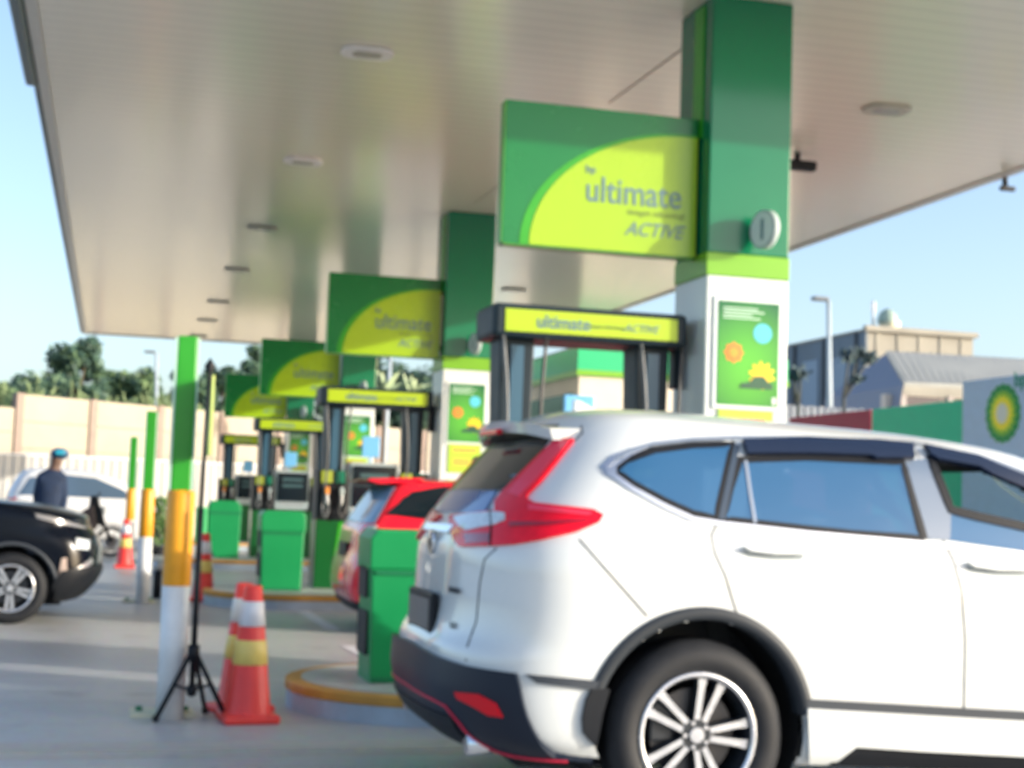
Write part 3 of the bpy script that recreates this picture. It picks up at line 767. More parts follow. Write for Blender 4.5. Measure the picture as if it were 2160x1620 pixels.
            for r0, r1 in pr:
                for k in range(3):
                    f = bm.faces.new((r0[k], r0[k+1], r1[k+1], r1[k]))
            o = link(name, bm, m, parent or s.root)
        return o

M_SPOKE = mat('machined_alloy', (.72, .73, .76), .25, metal=.85, var=.06, scale=12)
M_RIMD = mat('rim_dark_pocket', (.02, .024, .03), .35)
M_DISC = mat('brake_steel', (.07, .07, .075), .4, metal=.8)
def wheel(root, x, y, r, rr, sg=-1, rot=73, style='split', wd=.225, parent_loc=None, dark=False):
    """one wheel, axle along Y, outer face towards sg"""
    c = Vector((x, y, r)); q = Vector((0, sg, 0)); y0 = 0
    b = MB(); hw = wd/2
    prof = [(rr-.004, -hw+.03), (rr+.02, -hw+.005), ((r+rr)/2, -hw-.006), (r-.035, -hw+.01), (r-.008, -hw+.035), (r, -hw+.06), (r, 0), (r, hw-.06), (r-.008, hw-.035), (r-.035, hw-.01), ((r+rr)/2, hw+.006), (rr+.02, hw-.005), (rr-.004, hw-.03)]
    b.lathe([(p, h*sg) for p, h in prof], c+q*0, 'Y', n=56)
    for k in range(3):
        rr_ = r-.0; yy = (-.05+.05*k)
        b.lathe([(rr_+.001, yy-.006), (rr_+.0012, yy+.006)], c, 'Y', n=56, mi=1)
    w_ = b.build('wheel', [M_RUBBER, M_BLACK], root, base=(c-wloc(root)))
    b = MB()
    b.lathe([(p, h*sg) for p, h in [(rr+.002, hw-.03), (rr+.004, hw-.012), (rr-.008, hw-.006), (rr-.018, hw-.018)]], c, 'Y', n=56, mi=0)
    b.lathe([(p, h*sg) for p, h in [(rr-.018, hw-.018), (rr-.03, hw-.05), (rr-.035, -hw+.02)]], c, 'Y', n=56, mi=1)
    fy = hw-.035     # spoke face plane
    n = 5
    for k in range(n):
        a0 = R(rot+360/n*k)
        pairs = ((-11, 1), (11, 1)) if style == 'split' else ((-8, .8), (8, .8))
        for dd, kk in pairs:
            a1 = a0+R(dd)
            p0 = Vector((math.cos(a0)*.058+math.cos(a0+math.pi/2)*(.016 if dd > 0 else -.016), 0, math.sin(a0)*.058+math.sin(a0+math.pi/2)*(.016 if dd > 0 else -.016)))
            p1 = Vector((math.cos(a1)*(rr-.012), 0, math.sin(a1)*(rr-.012)))
            d = (p1-p0).normalized(); s_ = Vector((-d.z, 0, d.x)); w0, w1 = .012, .021
            mid = p0.lerp(p1, .72)
            y1 = sg*fy; y2 = sg*(fy-.03); ring = []
            pts = [(p0, w0), (mid, w0+.002), (p1, w1)]
            T_ = [[c+P-s_*w+Vector((0, y1, 0)) for P, w in pts], [c+P+s_*w+Vector((0, y1, 0)) for P, w in pts], [c+P+s_*w*1.5+Vector((0, y2, 0)) for P, w in pts], [c+P-s_*w*1.5+Vector((0, y2, 0)) for P, w in pts]]
            V = [[b.bm.verts.new(p) for p in row] for row in T_]
            for j in range(2):
                for e in range(4):
                    f = b.bm.faces.new((V[e][j], V[(e+1) % 4][j], V[(e+1) % 4][j+1], V[e][j+1])); f.material_index = 0 if e == 0 else 1
    b.cyl(c+Vector((0, sg*(fy-.035), 0)), c+Vector((0, sg*(fy+.002), 0)), .068, .062, n=30, mi=1)
    b.cyl(c+Vector((0, sg*(fy+.002), 0)), c+Vector((0, sg*(fy+.012), 0)), .034, .030, n=24, mi=0)
    for k in range(5):
        a = R(rot+36+72*k); b.cyl(c+Vector((.05*math.cos(a), sg*(fy-.005), .05*math.sin(a))), c+Vector((.05*math.cos(a), sg*(fy+.008), .05*math.sin(a))), .009, n=8, mi=0)
    b.build('rim', [M_SPOKE, M_RIMD], w_)
    b = MB(); b.cyl(c+Vector((0, sg*.0, 0)), c+Vector((0, sg*.02, 0)), rr*.72, n=40); b.box(c+Vector((-rr*.55, sg*.02, rr*.2)), (.10, .05, .16), mi=1, bevel=.01)
    b.build('brake_disc', [M_DISC, M_RIMD], w_)
    return w_

def arch_trim(car, cx, cz, r0, r1, m, a0=-14, a1=194, both=True, name='arch_trim', lip=.018, n=40):
    for sg in ((-1, 1) if both else (-1,)):
        bm = bmesh.new(); rows = []
        for k in range(n+1):
            th = R(a0+(a1-a0)*k/n); row = []
            for j in range(5):
                rr = r0+(r1-r0)*j/4; off = lip*(math.sin(math.pi*min(max(j/4, .18), .9)))
                a, t = car.side(cx+rr*math.cos(th), max(cz+rr*math.sin(th), .25), sg)
                row.append(bm.verts.new(car.pos(a, t, off)))
            p = row[0].co.copy(); p.y += -sg*.10
            row.insert(0, bm.verts.new(p)); rows.append(row)
        for r_a, r_b in zip(rows, rows[1:]):
            for j in range(5):
                f = bm.faces.new((r_a[j], r_a[j+1], r_b[j+1], r_b[j])); f.smooth = True
        link(name, bm, m, car.root)
def wheel_well(car, cx, cz, r, w, sg, depth=.34):
    b = MB(); y = sg*w; o = car.o
    n = 28; A = []; B = []
    for k in range(n+1):
        th = R(-25+230*k/n); A.append(b.bm.verts.new(o+Vector((cx+r*math.cos(th), y-sg*.02, cz+r*math.sin(th))))); B.append(b.bm.verts.new(o+Vector((cx+r*math.cos(th), y-sg*depth, cz+r*math.sin(th)))))
    for k in range(n): b.bm.faces.new((A[k], A[k+1], B[k+1], B[k]))
    b.bm.faces.new(B)
    b.build('wheel_well', mat('well_black', (.006, .007, .009), .8), car.root)

# ------------------------------------------------------------------ the white crossover in front
OX, OY = 2.345, 5.572+.955
wc = thing('parked_car', 'large white crossover filling the lower right corner, seen from its rear side', 'car', (OX, OY, 0))
M_CARW = mat('pearl_white_paint', (.60, .63, .63), .22, coat=.7, var=.01, scale=40)
W_L = [ # z, xr, xf, w, Dr, Df
 (.27, -.84, 3.30, .86, .45, .50), (.34, -.93, 3.42, .90, .50, .55), (.50, -.985, 3.52, .915, .55, .6), (.62, -.98, 3.54, .92, .56, .62), (.70, -.945, 3.53, .925, .55, .65),
 (.85, -.925, 3.50, .927, .53, .7), (.97, -.925, 3.38, .925, .52, .8), (1.04, -.92, 3.05, .918, .52, .8), (1.10, -.90, 2.55, .905, .52, .7), (1.17, -.86, 2.30, .880, .52, .6), (1.28, -.79, 2.22, .845, .52, .5),
 (1.40, -.705, 2.08, .800, .50, .5), (1.50, -.63, 1.90, .755, .48, .38), (1.57, -.57, 1.80, .705, .46, .35), (1.615, -.51, 1.66, .650, .42, .35), (1.65, -.42, 1.42, .55, .40, .35), (1.675, -.20, 1.08, .38, .30, .3), (1.683, .0, .7, .12, .1, .1)]
WS = 1.03
CW = Car(wc, W_L, OX, OY, pitch=R(2.3), n=2.9, scale=WS)
WR = .384; WX = 0.0
FWX = 2.66*WS
# window outlines on the side, in picture points
Q_GLASS = [(1297, 992), (1318, 972), (1378, 950), (1460, 940), (1546, 937), (1511, 1094), (1462, 1084), (1400, 1056), (1330, 1018)]
R_GLASS = [(1560, 970), (1700, 966), (1905, 976), (1944, 1136), (1800, 1126), (1700, 1116), (1524, 1096), (1540, 1030)]
F_OPEN = [(1962, 968), (2060, 980), (2160, 1025), (2260, 1075), (2330, 1120), (2340, 1160), (2160, 1112), (2060, 1090), (2005, 1076)]
F_GLASS = [(2003, 1072), (2060, 1086), (2160, 1108), (2345, 1158), (2350, 1182), (2160, 1163), (2000, 1140)]
fo = [CW.inv(*p) for p in F_OPEN]
qo = [CW.inv(*p) for p in Q_GLASS]; ro = [CW.inv(*p) for p in R_GLASS]
def grow(P, k):
    cx = sum(p[0] for p in P)/len(P); cy = sum(p[1] for p in P)/len(P)
    return [(cx+(p[0]-cx)*k, cy+(p[1]-cy)*k) for p in P]
qs, rs = grow(qo, .93), grow(ro, .95)
def inpoly(x, y, P):
    c = False; j = len(P)-1
    for i in range(len(P)):
        if (P[i][1] > y) != (P[j][1] > y) and x < (P[j][0]-P[i][0])*(y-P[i][1])/(P[j][1]-P[i][1])+P[i][0]: c = not c
        j = i
    return c
def cutw(p, a, t):
    if t < 9:
        for cx in (0, FWX):
            zc = WR+.02-(0 if cx == 0 else .0)
            if abs(p.y) > .5 and (p.x-cx)**2+(p.z-zc)**2 < .462**2: return True
    if abs(a) > 2.16 and 9.5 < t < 13.2: return True
    if a > 0 and 1.45 < a < 2.05 and 10.0 < t < 13.0: return True
    if inpoly(-abs(a), t, qs) or inpoly(-abs(a), t, rs): return True
    return inpoly(-abs(a), t, fo)
CW.shell('body', M_CARW, cutw, ns=200, nr=26)
CW.shell('interior_lining', mat('interior_dark', (.015, .017, .02), .8), cutw, off=-.03, ns=200, nr=26)
b = MB(); b.box((OX+1.3, OY, .30), (4.0, 1.30, .16), bevel=.03); b.box((OX+1.3, OY, .62), (4.1, 1.2, .5)); b.build('underbody', M_BLACK, wc)
# seats seen through the open window
b = MB()
for sx in (-.38, .38):
    b.box((OX+1.05, OY+sx, 1.0), (.16, .46, .60), rot=Matrix.Rotation(R(-14), 3, 'Y'), bevel=.05); b.box((OX+.93, OY+sx, 1.40), (.11, .27, .19), bevel=.04)
b.box((OX+1.9, OY, 1.02), (.4, 1.4, .2), bevel=.05)
b.build('seat', mat('seat_dark', (.02, .022, .024), .7), wc)
# driver side door frame shows the far opening. glass
gm = bpy.data.materials.new('tinted_see_through_glass'); gm.use_nodes = True; _t = gm.node_tree; _b = _t.nodes['Principled BSDF']
_b.inputs['Base Color'].default_value = (.025, .12, .27, 1); _b.inputs['Roughness'].default_value = .05; _b.inputs['IOR'].default_value = 1.75  # dark tint, with the sky reflection put into the blue base colour
_r = _t.nodes.new('ShaderNodeBsdfTransparent'); _r.inputs[0].default_value = (.50, .66, .80, 1)
_m = _t.nodes.new('ShaderNodeMixShader'); _m.inputs[0].default_value = .24; _t.links.new(_b.outputs[0], _m.inputs[1]); _t.links.new(_r.outputs[0], _m.inputs[2]); _t.links.new(_m.outputs[0], _t.nodes['Material Output'].inputs[0])
M_SEAL = mat('rubber_seal', (.006, .008, .012), .5, spec=.2)
for _P in (Q_GLASS, R_GLASS):
    CW.ribbon('window_seal', _P, M_SEAL, w=.035, off=.0045, both=True, closed=True)
b = MB()
for sx in (-.42, 0, .42):
    b.box((OX+.18, OY+sx, .98), (.15, .40, .58), rot=Matrix.Rotation(R(-12), 3, 'Y'), bevel=.05); b.box((OX+.08, OY+sx, 1.36), (.10, .24, .15), bevel=.04)
b.build('rear_seat', mat('seat_dark', (.02, .022, .024), .7), wc)
CW.patch('side_window', Q_GLASS, gm, off=.003, both=True); CW.patch('side_window', R_GLASS, gm, off=.003, both=True); CW.patch('side_window', F_GLASS, gm, off=.003, both=True)
M_TRIM = mat('window_trim_grey', (.30, .35, .42), .25, metal=.5); M_PIL = mat('gloss_pillar_blue_grey', (.10, .14, .20), .12, ior=2.2)
CW.patch('pillar_trim', [(1908, 972), (1962, 968), (2005, 1076), (2003, 1140), (1948, 1138)], M_PIL, off=.0045, both=True)
CW.patch('pillar_trim', [(1900, 985), (1912, 985), (1956, 1137), (1943, 1137)], M_BLACK, off=.007, both=True)
CW.patch('pillar_trim', [(1548, 940), (1560, 940), (1528, 1096), (1514, 1094)], mat('pillar_dark', (.03, .05, .08), .3), off=.006, both=True)
CW.ribbon('glass_divider', [(1572, 972), (1582, 1040), (1592, 1104)], M_TRIM, w=.016, off=.007, both=True)
M_CHR = mat('satin_chrome', (.62, .64, .68), .3, metal=.9)
CW.ribbon('window_chrome', [(1295, 972), (1322, 955), (1378, 937), (1460, 928), (1550, 925), (1700, 925), (1925, 936), (2060, 962), (2160, 998), (2260, 1045), (2360, 1110)], M_TRIM, w=.020, off=.008, both=True)
CW.ribbon('window_chrome', [(1295, 972), (1278, 985), (1284, 998), (1330, 1030), (1400, 1068), (1462, 1096), (1524, 1106), (1700, 1126), (1940, 1147), (2160, 1171), (2350, 1192)], M_CHR, w=.024, off=.009, both=True)
CW.patch('window_surround', [(1266, 985), (1288, 962), (1340, 943), (1378, 940), (1330, 962), (1300, 985), (1300, 1000), (1335, 1026), (1395, 1060), (1330, 1032), (1280, 1004)], M_CHR, off=.005, both=True)
# wind deflectors
M_VIS = mat('smoked_deflector', (.008, .016, .04), .15, ior=1.5)
CW.patch('wind_deflector', [(1563, 934), (1700, 931), (1850, 937), (1920, 944), (1925, 972), (1845, 972), (1832, 966), (1700, 962), (1572, 962)], M_VIS, off=.030, depth=.024, both=True)
CW.patch('wind_deflector', [(1945, 946), (2060, 970), (2160, 1010), (2300, 1085), (2290, 1098), (2160, 1036), (2085, 1005), (2060, 990), (1975, 975), (1958, 965)], M_VIS, off=.030, depth=.024, both=True)
# tail lamps
M_LAMPR = mat('tail_lamp_red', (.78, .003, .02), .2, coat=.25, spec=.3, var=.08, scale=30); M_LAMPC = mat('lamp_clear', (.55, .60, .62), .1, coat=1, var=.3, scale=60)
LAMP = [(1178, 928), (1211, 930), (1174, 978), (1141, 1019), (1115, 1045), (1113, 1054), (1130, 1064), (1196, 1071), (1252, 1077), (1272, 1088), (1263, 1103), (1215, 1123), (1141, 1140), (1085, 1149), (1044, 1152), (974, 1154), (961, 1138), (952, 1104), (953, 1090), (1048, 1080), (1048, 1060), (1063, 1041), (1104, 999), (1141, 962), (1167, 938)]
tl = CW.patch('tail_lamp', LAMP, M_LAMPR, off=.016, depth=.024, both=True)
M_LAMPP = mat('tail_lamp_light_red', (.85, .05, .10), .2, coat=.2, spec=.3)
CW.patch('lamp_segment', [(1174, 934), (1206, 935), (1170, 975), (1136, 1016), (1108, 1042), (1100, 1052), (1076, 1044), (1112, 1000), (1148, 962)], M_LAMPP, off=.019, depth=.004, parent=tl)
CW.patch('lamp_segment', [(1118, 1068), (1196, 1077), (1250, 1084), (1240, 1090), (1190, 1086), (1118, 1080)], M_LAMPP, off=.019, depth=.004, parent=tl)
CW.patch('clear_lens', [(962, 1094), (1000, 1087), (1050, 1084), (1070, 1087), (1070, 1102), (1045, 1112), (990, 1122), (974, 1112)], M_LAMPC, off=.020, depth=.006, parent=tl)
CW.patch('lamp_stripe', [(1078, 1106), (1160, 1104), (1240, 1098), (1236, 1103), (1160, 1112), (1080, 1116)], mat('tail_lamp_dark_red', (.30, .002, .015), .1, coat=1), off=.019, depth=.004, parent=tl)
CW.patch('lamp_stripe', [(985, 1130), (1038, 1128), (1038, 1146), (990, 1148)], MATS['tail_lamp_dark_red'], off=.019, depth=.004, parent=tl)
CW.ribbon('lamp_seam', [(1040, 1080), (1042, 1110), (1040, 1152)], M_BLACK, w=.008, off=.021, parent=tl)
CW.patch('chrome_garnish', [(-.285, 9.0), (-.265, 9.9), (.265, 9.9), (.285, 9.0)], mat('garnish_sky_blue', (.05, .12, .30), .08, ior=2.2), off=.012, src='at')  # blue sky mirrored in the garnish is painted into its colour
rwl = [CW.inv(*p) for p in ((1046, 1038), (1064, 1036), (1104, 994), (1140, 958))]
RWP = [(-.4, rwl[0][1]+.05)]+rwl+[(rwl[-1][0]+.03, 13.0)]
CW.patch('rear_window', RWP+[(-a, t) for a, t in reversed(RWP)], mat('rear_glass_dark', (.018, .022, .02), .10, ior=1.7), off=.004, src='at')
CW.patch('tailgate_garnish', [(-.10, 7.7), (-.12, 8.2), (.12, 8.2), (.10, 7.7)], M_CHROME, off=.02, depth=.03, src='at')
# seams
M_SEAM = mat('panel_gap', (.04, .045, .05), .7); SE = dict(w=.009, off=.0015)
for P in ([(1048, 1156), (1022, 1180), (1012, 1230), (1005, 1310), (986, 1362), (983, 1395)], [(1546, 925), (1520, 1092), (1500, 1130), (1507, 1165), (1530, 1215), (1548, 1275), (1557, 1300)],
          [(1930, 938), (1962, 1060), (1986, 1135), (2010, 1180), (2028, 1245), (2036, 1350), (2033, 1490), (2018, 1572)], [(1222, 1138), (1290, 1215), (1365, 1300)], [(1226, 898), (1228, 914), (1212, 930)]):
    CW.ribbon('panel_seam', P, M_SEAM, both=True, **SE)
# door handles
for P in ([(1562, 1157), (1580, 1166), (1630, 1172), (1690, 1172), (1698, 1163), (1650, 1156), (1600, 1152)], [(2034, 1190), (2050, 1199), (2100, 1206), (2165, 1207), (2172, 1198), (2120, 1190), (2070, 1185)]):
    h = CW.patch('door_handle', P, M_CARW, off=.034, depth=.03, both=True)
    CW.patch('handle_recess', [(x, y+9) for x, y in P], mat('recess_grey', (.20, .24, .26), .5), off=.002, depth=.003, parent=h)
# cladding line, skirt, mudguard
M_CLAD = mat('cladding_grey', (.04, .048, .06), .5, spec=.3)
CW.patch('side_cladding', [(1700, 1474), (2330, 1510), (2330, 1528), (1700, 1492)], M_CLAD, off=.018, depth=.03, both=True)
CW.patch('side_skirt', [(1698, 1492), (2330, 1528), (2330, 1605), (2160, 1592), (1960, 1582), (1800, 1572), (1762, 1596), (1702, 1602)], M_CARW, off=.030, depth=.06, both=True)
CW.patch('lower_sill', [(1762, 1596), (1800, 1572), (2330, 1605), (2330, 1650), (1740, 1632)], M_BLACK, off=.004, depth=.02, both=True)
CW.patch('side_cladding', [(1108, 1422), (1262, 1436), (1258, 1456), (1132, 1440)], M_CLAD, off=.014, depth=.02, both=True)
CW.patch('mud_guard', [(1246, 1452), (1284, 1452), (1270, 1500), (1256, 1572), (1244, 1562), (1228, 1545), (1226, 1515), (1234, 1475)], M_BLACK, off=.02, depth=.06, both=True)
arch_trim(CW, 0.0, WR+.02, .448, .500, mat('arch_plastic', (.022, .028, .036), .55, spec=.3), a0=8, a1=172)
arch_trim(CW, FWX, WR+.02, .448, .500, mat('arch_plastic', (.022, .028, .036), .55, spec=.3), a0=8, a1=172)
for cx in (0.0, FWX):
    for sg in (-1, 1): wheel_well(CW, cx, WR+.02, .462, .90, sg)
for cx in (0.0, FWX):
    for sg in (-1, 1): wheel(wc, OX+cx, OY+sg*(.955-.135), WR, .252, sg, rot=73 if cx == 0 else 40)
# rear bumper: black lower part, symmetric
near = [(1092, 1420), (1100, 1452), (1114, 1510), (1135, 1552), (1172, 1587), (1250, 1606)]
nat = [CW.inv(*p) for p in near]
topc = [CW.inv(*p) for p in ((1060, 1416), (985, 1404))]
topat = [(a, t) for a, t in topc if -1.2 < a < -.25]
t_mid = 2.88

half = [(-0.0, 2.85), (-.11, 2.78), (-.24, 2.70)]+[(a, t) for a, t in reversed(topat)]+nat
half.append((nat[-1][0], .05)); half.append((-.5, .05)); half.append((0, .05))
poly = half+[(-a, t) for a, t in reversed(half[1:-1])]
M_BUMP = mat('bumper_black_blue', (.006, .012, .026), .4, spec=.3)
bp_ = CW.patch('rear_bumper', poly, M_BUMP, off=.030, depth=.05, src='at')
CW.ribbon('red_pinstripe', [(-.0, 1.60), (-.23, 1.56), (-.33, 1.50), (-.40, 1.2), (-.47, .62), (-.53, .2), (-.62, .08), (-.9, .06)], mat('pinstripe_red', (.6, .02, .06), .4), w=.010, off=.036, src='at', both=True)
CW.patch('diffuser', [(-.40, .1), (-.36, 1.3), (.36, 1.3), (.40, .1)], M_BLACK, off=.04, depth=.06, src='at')
CW.patch('reflector', [(972, 1457), (1020, 1462), (1054, 1480), (1068, 1508), (1040, 1504), (1010, 1486), (978, 1470)], mat('reflector_red', (.60, .003, .015), .25, spec=.3), off=.036, depth=.01, both=True)
for sg in (-1, 1):
    b = MB(); p = CW.pos(sg*.42, .6); b.cyl(p+Vector((.12, 0, -.03)), p+Vector((-.045, 0, -.04)), .04, .045, n=24); b.build('exhaust_tip', M_CHROME, wc)
# number plate and badges on the tailgate
n0 = CW.nrm(0, 6.2); pc = CW.pos(0, 4.3); XB = pc.x
b = MB(); b.box((XB-.012, OY, pc.z), (.03, .50, .19), bevel=.01); pl = b.build('number_plate', M_BLACK, wc)
b = MB(); b.box((XB-.030, OY, pc.z), (.006, .43, .13)); b.build('plate_face', mat('plate_grey', (.12, .13, .13), .4, var=.2, scale=30), pl)
b = MB(); e = CW.pos(0, 7.0)
b.cyl(e, e+Vector((-.02, 0, 0)), .055, n=24); b.build('round_emblem', M_CHROME, wc)
for (aa, tt, s_, w_) in ((-.15, 4.97, 'TURBO', .030), (-.22, 4.06, '1.5', .034)):
    p = CW.pos(aa, tt, .004); n = CW.nrm(aa, tt); n2 = Vector((n.x, n.y, 0)).normalized(); tx = Vector((0, 0, 1)).cross(n2)
    text('badge', s_, w_, M_CLAD, wc, p, face=Matrix((tx, Vector((0, 0, 1)), n2)).transposed(), sx=1.6, bold=.001)
# roof spoiler
sp = []
for k in range(13):
    u = -1+2*k/12; sp.append((-.715+.09*abs(u)**2.2, u*.62))
out = [(x, y) for x, y in sp]+[(-.40, .60), (-.36, 0), (-.40, -.60)]
b = MB()
A = []; 
bm = b.bm; zt = lambda x, y: 1.660-.055*(y/.62)**2-.03*((-.36-x)/.44)
T1 = [bm.verts.new(CW.tilt(Vector((x, y, zt(x, y)))*1.0+Vector((0, 0, 0)))) for x, y in out]
T2 = [bm.verts.new(CW.tilt(Vector((x+.02, y*.98, zt(x, y)-.045)))) for x, y in out]
n = len(out); bm.faces.new(T1); bm.faces.new(T2[::-1])
for i in range(n):
    bm.faces.new((T1[i], T1[(i+1) % n], T2[(i+1) % n], T2[i]))
b.build('roof_spoiler', M_CARW, wc)
b = MB(); bm = b.bm
U1 = [bm.verts.new(CW.tilt(Vector((x+.05, y*.94, zt(x, y)-.047)))) for x, y in out]; U2 = [bm.verts.new(CW.tilt(Vector((x+.12, y*.90, zt(x, y)-.085)))) for x, y in out]
bm.faces.new(U2[::-1])
for i in range(n): bm.faces.new((U1[i], U1[(i+1) % n], U2[(i+1) % n], U2[i]))
b.build('spoiler_underside', M_BLACK, wc)
b = MB(); p = CW.tilt(Vector((-.72, 0, 1.585))); b.box(p, (.03, .30, .025), bevel=.006); b.build('brake_light', M_LAMPR, wc)
# shark fin
b = MB(); p = CW.tilt(Vector((-.25, 0, 1.69)))
b.prism([(p.x-.09, p.z), (p.x-.085, p.z+.085), (p.x-.05, p.z+.078), (p.x+.11, p.z)], 'XZ', p.y-.022, p.y+.022, bevel=.008); b.build('antenna_fin', M_CARW, wc)
# rear wiper arm, windshield, lamps at the front (outside the picture)
M_WSC = bpy.data.materials.new('windscreen_glass'); M_WSC.use_nodes = True; _t = M_WSC.node_tree
_g = _t.nodes.new('ShaderNodeBsdfGlossy'); _g.inputs['Roughness'].default_value = .02; _r = _t.nodes.new('ShaderNodeBsdfTransparent'); _r.inputs[0].default_value = (.72, .82, .80, 1)
_m = _t.nodes.new('ShaderNodeMixShader'); _m.inputs[0].default_value = .08; _t.links.new(_r.outputs[0], _m.inputs[1]); _t.links.new(_g.outputs[0], _m.inputs[2]); _t.links.new(_m.outputs[0], _t.nodes['Material Output'].inputs[0])
CW.patch('windscreen', [(2.14, 9.4), (2.14, 13.2), (3.0, 13.3), (3.0, 9.3)], M_WSC, off=.004, src='at', both=True)
CW.ribbon('window_seal', F_OPEN, M_SEAL, w=.045, off=.010, closed=True)
CW.ribbon('window_seal', [(-abs(a) if 0 else abs(a), t) for a, t in fo], MATS['rubber_seal'], w=.05, off=.008, closed=True, src='at')
CW.patch('headlamp', [(2.05, 5.2), (2.05, 6.0), (2.6, 5.9), (2.6, 5.3)], M_LAMPC, off=.01, src='at', both=True)
CW.patch('grille', [(2.75, 4.2), (2.75, 5.6), (3.0, 5.6), (3.0, 4.2)], M_BLACK, off=.008, src='at', both=True)

# ------------------------------------------------------------------ simple cars further back
def simple_car(name, label, x, y, levels, paint, wr, fwx, n=3.0, pitch=0, rot=20, wtrack=None, aw=None):
    t = thing(name, label, 'car', (x, y, 0)); C = Car(t, levels, x, y, pitch=pitch, n=n); ra = wr+.065
    def cut(p, a, tt):
        return any(abs(p.y) > .4 and (p.x-cx)**2+(p.z-wr)**2 < (ra+.01)**2 for cx in (0, fwx))
    C.shell('body', paint, cut, ns=80, nr=16, nf=18)
    wmax = max(l[3] for l in levels); zb = levels[0][0]
    b = MB(); b.box((x+fwx/2, y, zb+.12), (fwx+.9, wmax*1.4, .3)); b.build('underbody', M_BLACK, t)
    for cx in (0, fwx):
        for sg in (-1, 1):
            wheel_well(C, cx, wr, ra+.01, wmax-.02, sg); wheel(t, x+cx, y+sg*(wmax-.12), wr, wr*.66, sg, rot=rot, style='twin')
    arch_trim(C, 0, wr, ra, ra+.035, M_CLAD if aw is None else aw, a0=5, a1=175, lip=.01, n=24); arch_trim(C, fwx, wr, ra, ra+.035, M_CLAD if aw is None else aw, a0=5, a1=175, lip=.01, n=24)
    return t, C
# red hatchback: rear end shows between the bin and the white car
M_CARR = mat('red_car_paint', (.74, .008, .03), .25, coat=.8)
L_R = [(.20, -.52, 3.00, .74 , .22, .4), (.30, -.62, 3.12, .79, .24, .45), (.45, -.68, 3.18, .82, .25, .5), (.60, -.67, 3.18, .83, .25, .5), (.78, -.62, 3.12, .835, .25, .55), (.90, -.60, 2.9, .83, .25, .6), (.98, -.585, 2.6, .82, .25, .5),
       (1.06, -.54, 2.2, .80, .25, .45), (1.18, -.46, 1.95, .765, .24, .42), (1.30, -.38, 1.7, .72, .22, .4), (1.40, -.30, 1.4, .67, .2, .4), (1.46, -.22, 1.1, .60, .3, .35), (1.49, -.05, .7, .42, .25, .3), (1.50, .1, .4, .12, .1, .1)]
rc, CR = simple_car('hatchback', 'bright red hatchback between the islands, rear end above the near green bin', 2.9, 14.6, L_R, M_CARR, .29, 2.40, n=4.2, rot=10)
CR.patch('rear_window', [(-.72, 6.9), (-.66, 10.0), (.66, 10.0), (.72, 6.9)], mat('rear_glass_pale_blue', (.20, .33, .48), .08, ior=1.8), off=.006, src='at')
CR.patch('side_window', [(-.36, 1.14), (-.10, 1.36), (.2, 1.42), (.9, 1.43), (1.35, 1.36), (1.75, 1.08), (.5, 1.06)], M_SCREEN, off=.005, src='side')
CR.patch('tail_lamp', [(-.56, .62), (-.56, .98), (-.46, 1.00), (-.44, .92), (-.50, .64)], M_LAMPR, off=.015, src='side')
CR.patch('tail_lamp', [(-.62, 3.3), (-.62, 6.3), (-.86, 6.2), (-.86, 3.5)], M_LAMPR, off=.014, src='at', both=True)
CR.patch('reversing_lens', [(-.62, 5.8), (-.62, 6.6), (-.86, 6.6), (-.86, 6.0)], M_LAMPC, off=.018, src='at', both=True)
CR.patch('rear_bumper', [(-.8, .1), (-.8, 1.0), (.8, 1.0), (.8, .1)], M_BLACK, off=.014, src='at')
b = MB(); p = CR.pos(0, 4.0); b.box((p.x-.01, p.y, p.z), (.02, .44, .14)); b.build('number_plate', M_BLACK, rc)
b = MB(); b.prism([(2.9-.52, 1.455), (2.9-.50, 1.475), (2.9-.2, 1.495), (2.9+.05, 1.50), (2.9-.1, 1.45), (2.9-.40, 1.43)], 'XZ', 14.6-.60, 14.6+.60, bevel=.008); b.build('roof_spoiler', M_CARR, rc)
b = MB(); b.box((2.9-.38, 14.6, 1.415), (.2, 1.1, .02)); b.build('spoiler_underside', M_BLACK, rc)
for P in ([(.42, 1.0), (.40, .6), (.34, .42)], [(1.28, 1.04), (1.30, .7), (1.22, .3)]): CR.ribbon('panel_seam', P, M_SEAM, w=.008, off=.002, src='side')

# black car at the left, nose to the right
M_CARB = mat('black_car_paint', (.003, .005, .010), .2, spec=.16)
L_B = [(.20, -.55, 3.25, .76, .4, .45), (.27, -.64, 3.36, .80, .42, .5), (.40, -.70, 3.47, .84, .45, .55), (.52, -.71, 3.52, .86, .45, .62), (.66, -.70, 3.51, .865, .45, .66), (.80, -.68, 3.47, .87, .45, .70), (.92, -.66, 3.38, .865, .45, .75), (1.00, -.65, 3.36, .86, .45, .75), (1.075, -.64, 3.16, .85, .45, .7), (1.135, -.63, 2.80, .84, .45, .65),
       (1.17, -.62, 2.36, .83, .42, .6), (1.25, -.56, 2.05, .79, .4, .5), (1.42, -.48, 1.70, .73, .38, .45), (1.56, -.38, 1.35, .66, .35, .4), (1.64, -.25, 1.0, .55, .3, .35), (1.67, .0, .6, .35, .2, .2), (1.68, .1, .4, .1, .1, .1)]
BX = -.85-2.70
bc, CB = simple_car('parked_car', 'black car with alloy wheels entering at the left edge, nose pointing right', BX, 14.55+.88, L_B, M_CARB, .335, 2.70, n=3.2, rot=55)
CB.patch('headlamp', [(3.02, .70), (3.05, .80), (3.20, .82), (3.38, .79), (3.36, .70), (3.2, .66)], M_LAMPC, off=.008, src='side') if False else None
def bpx(name, P, m, off=.008, depth=.012): return CB.patch(name, P, m, off=off, depth=depth)
bpx('headlamp', [(160, 1135), (188, 1140), (186, 1160), (160, 1158)], M_LAMPC)
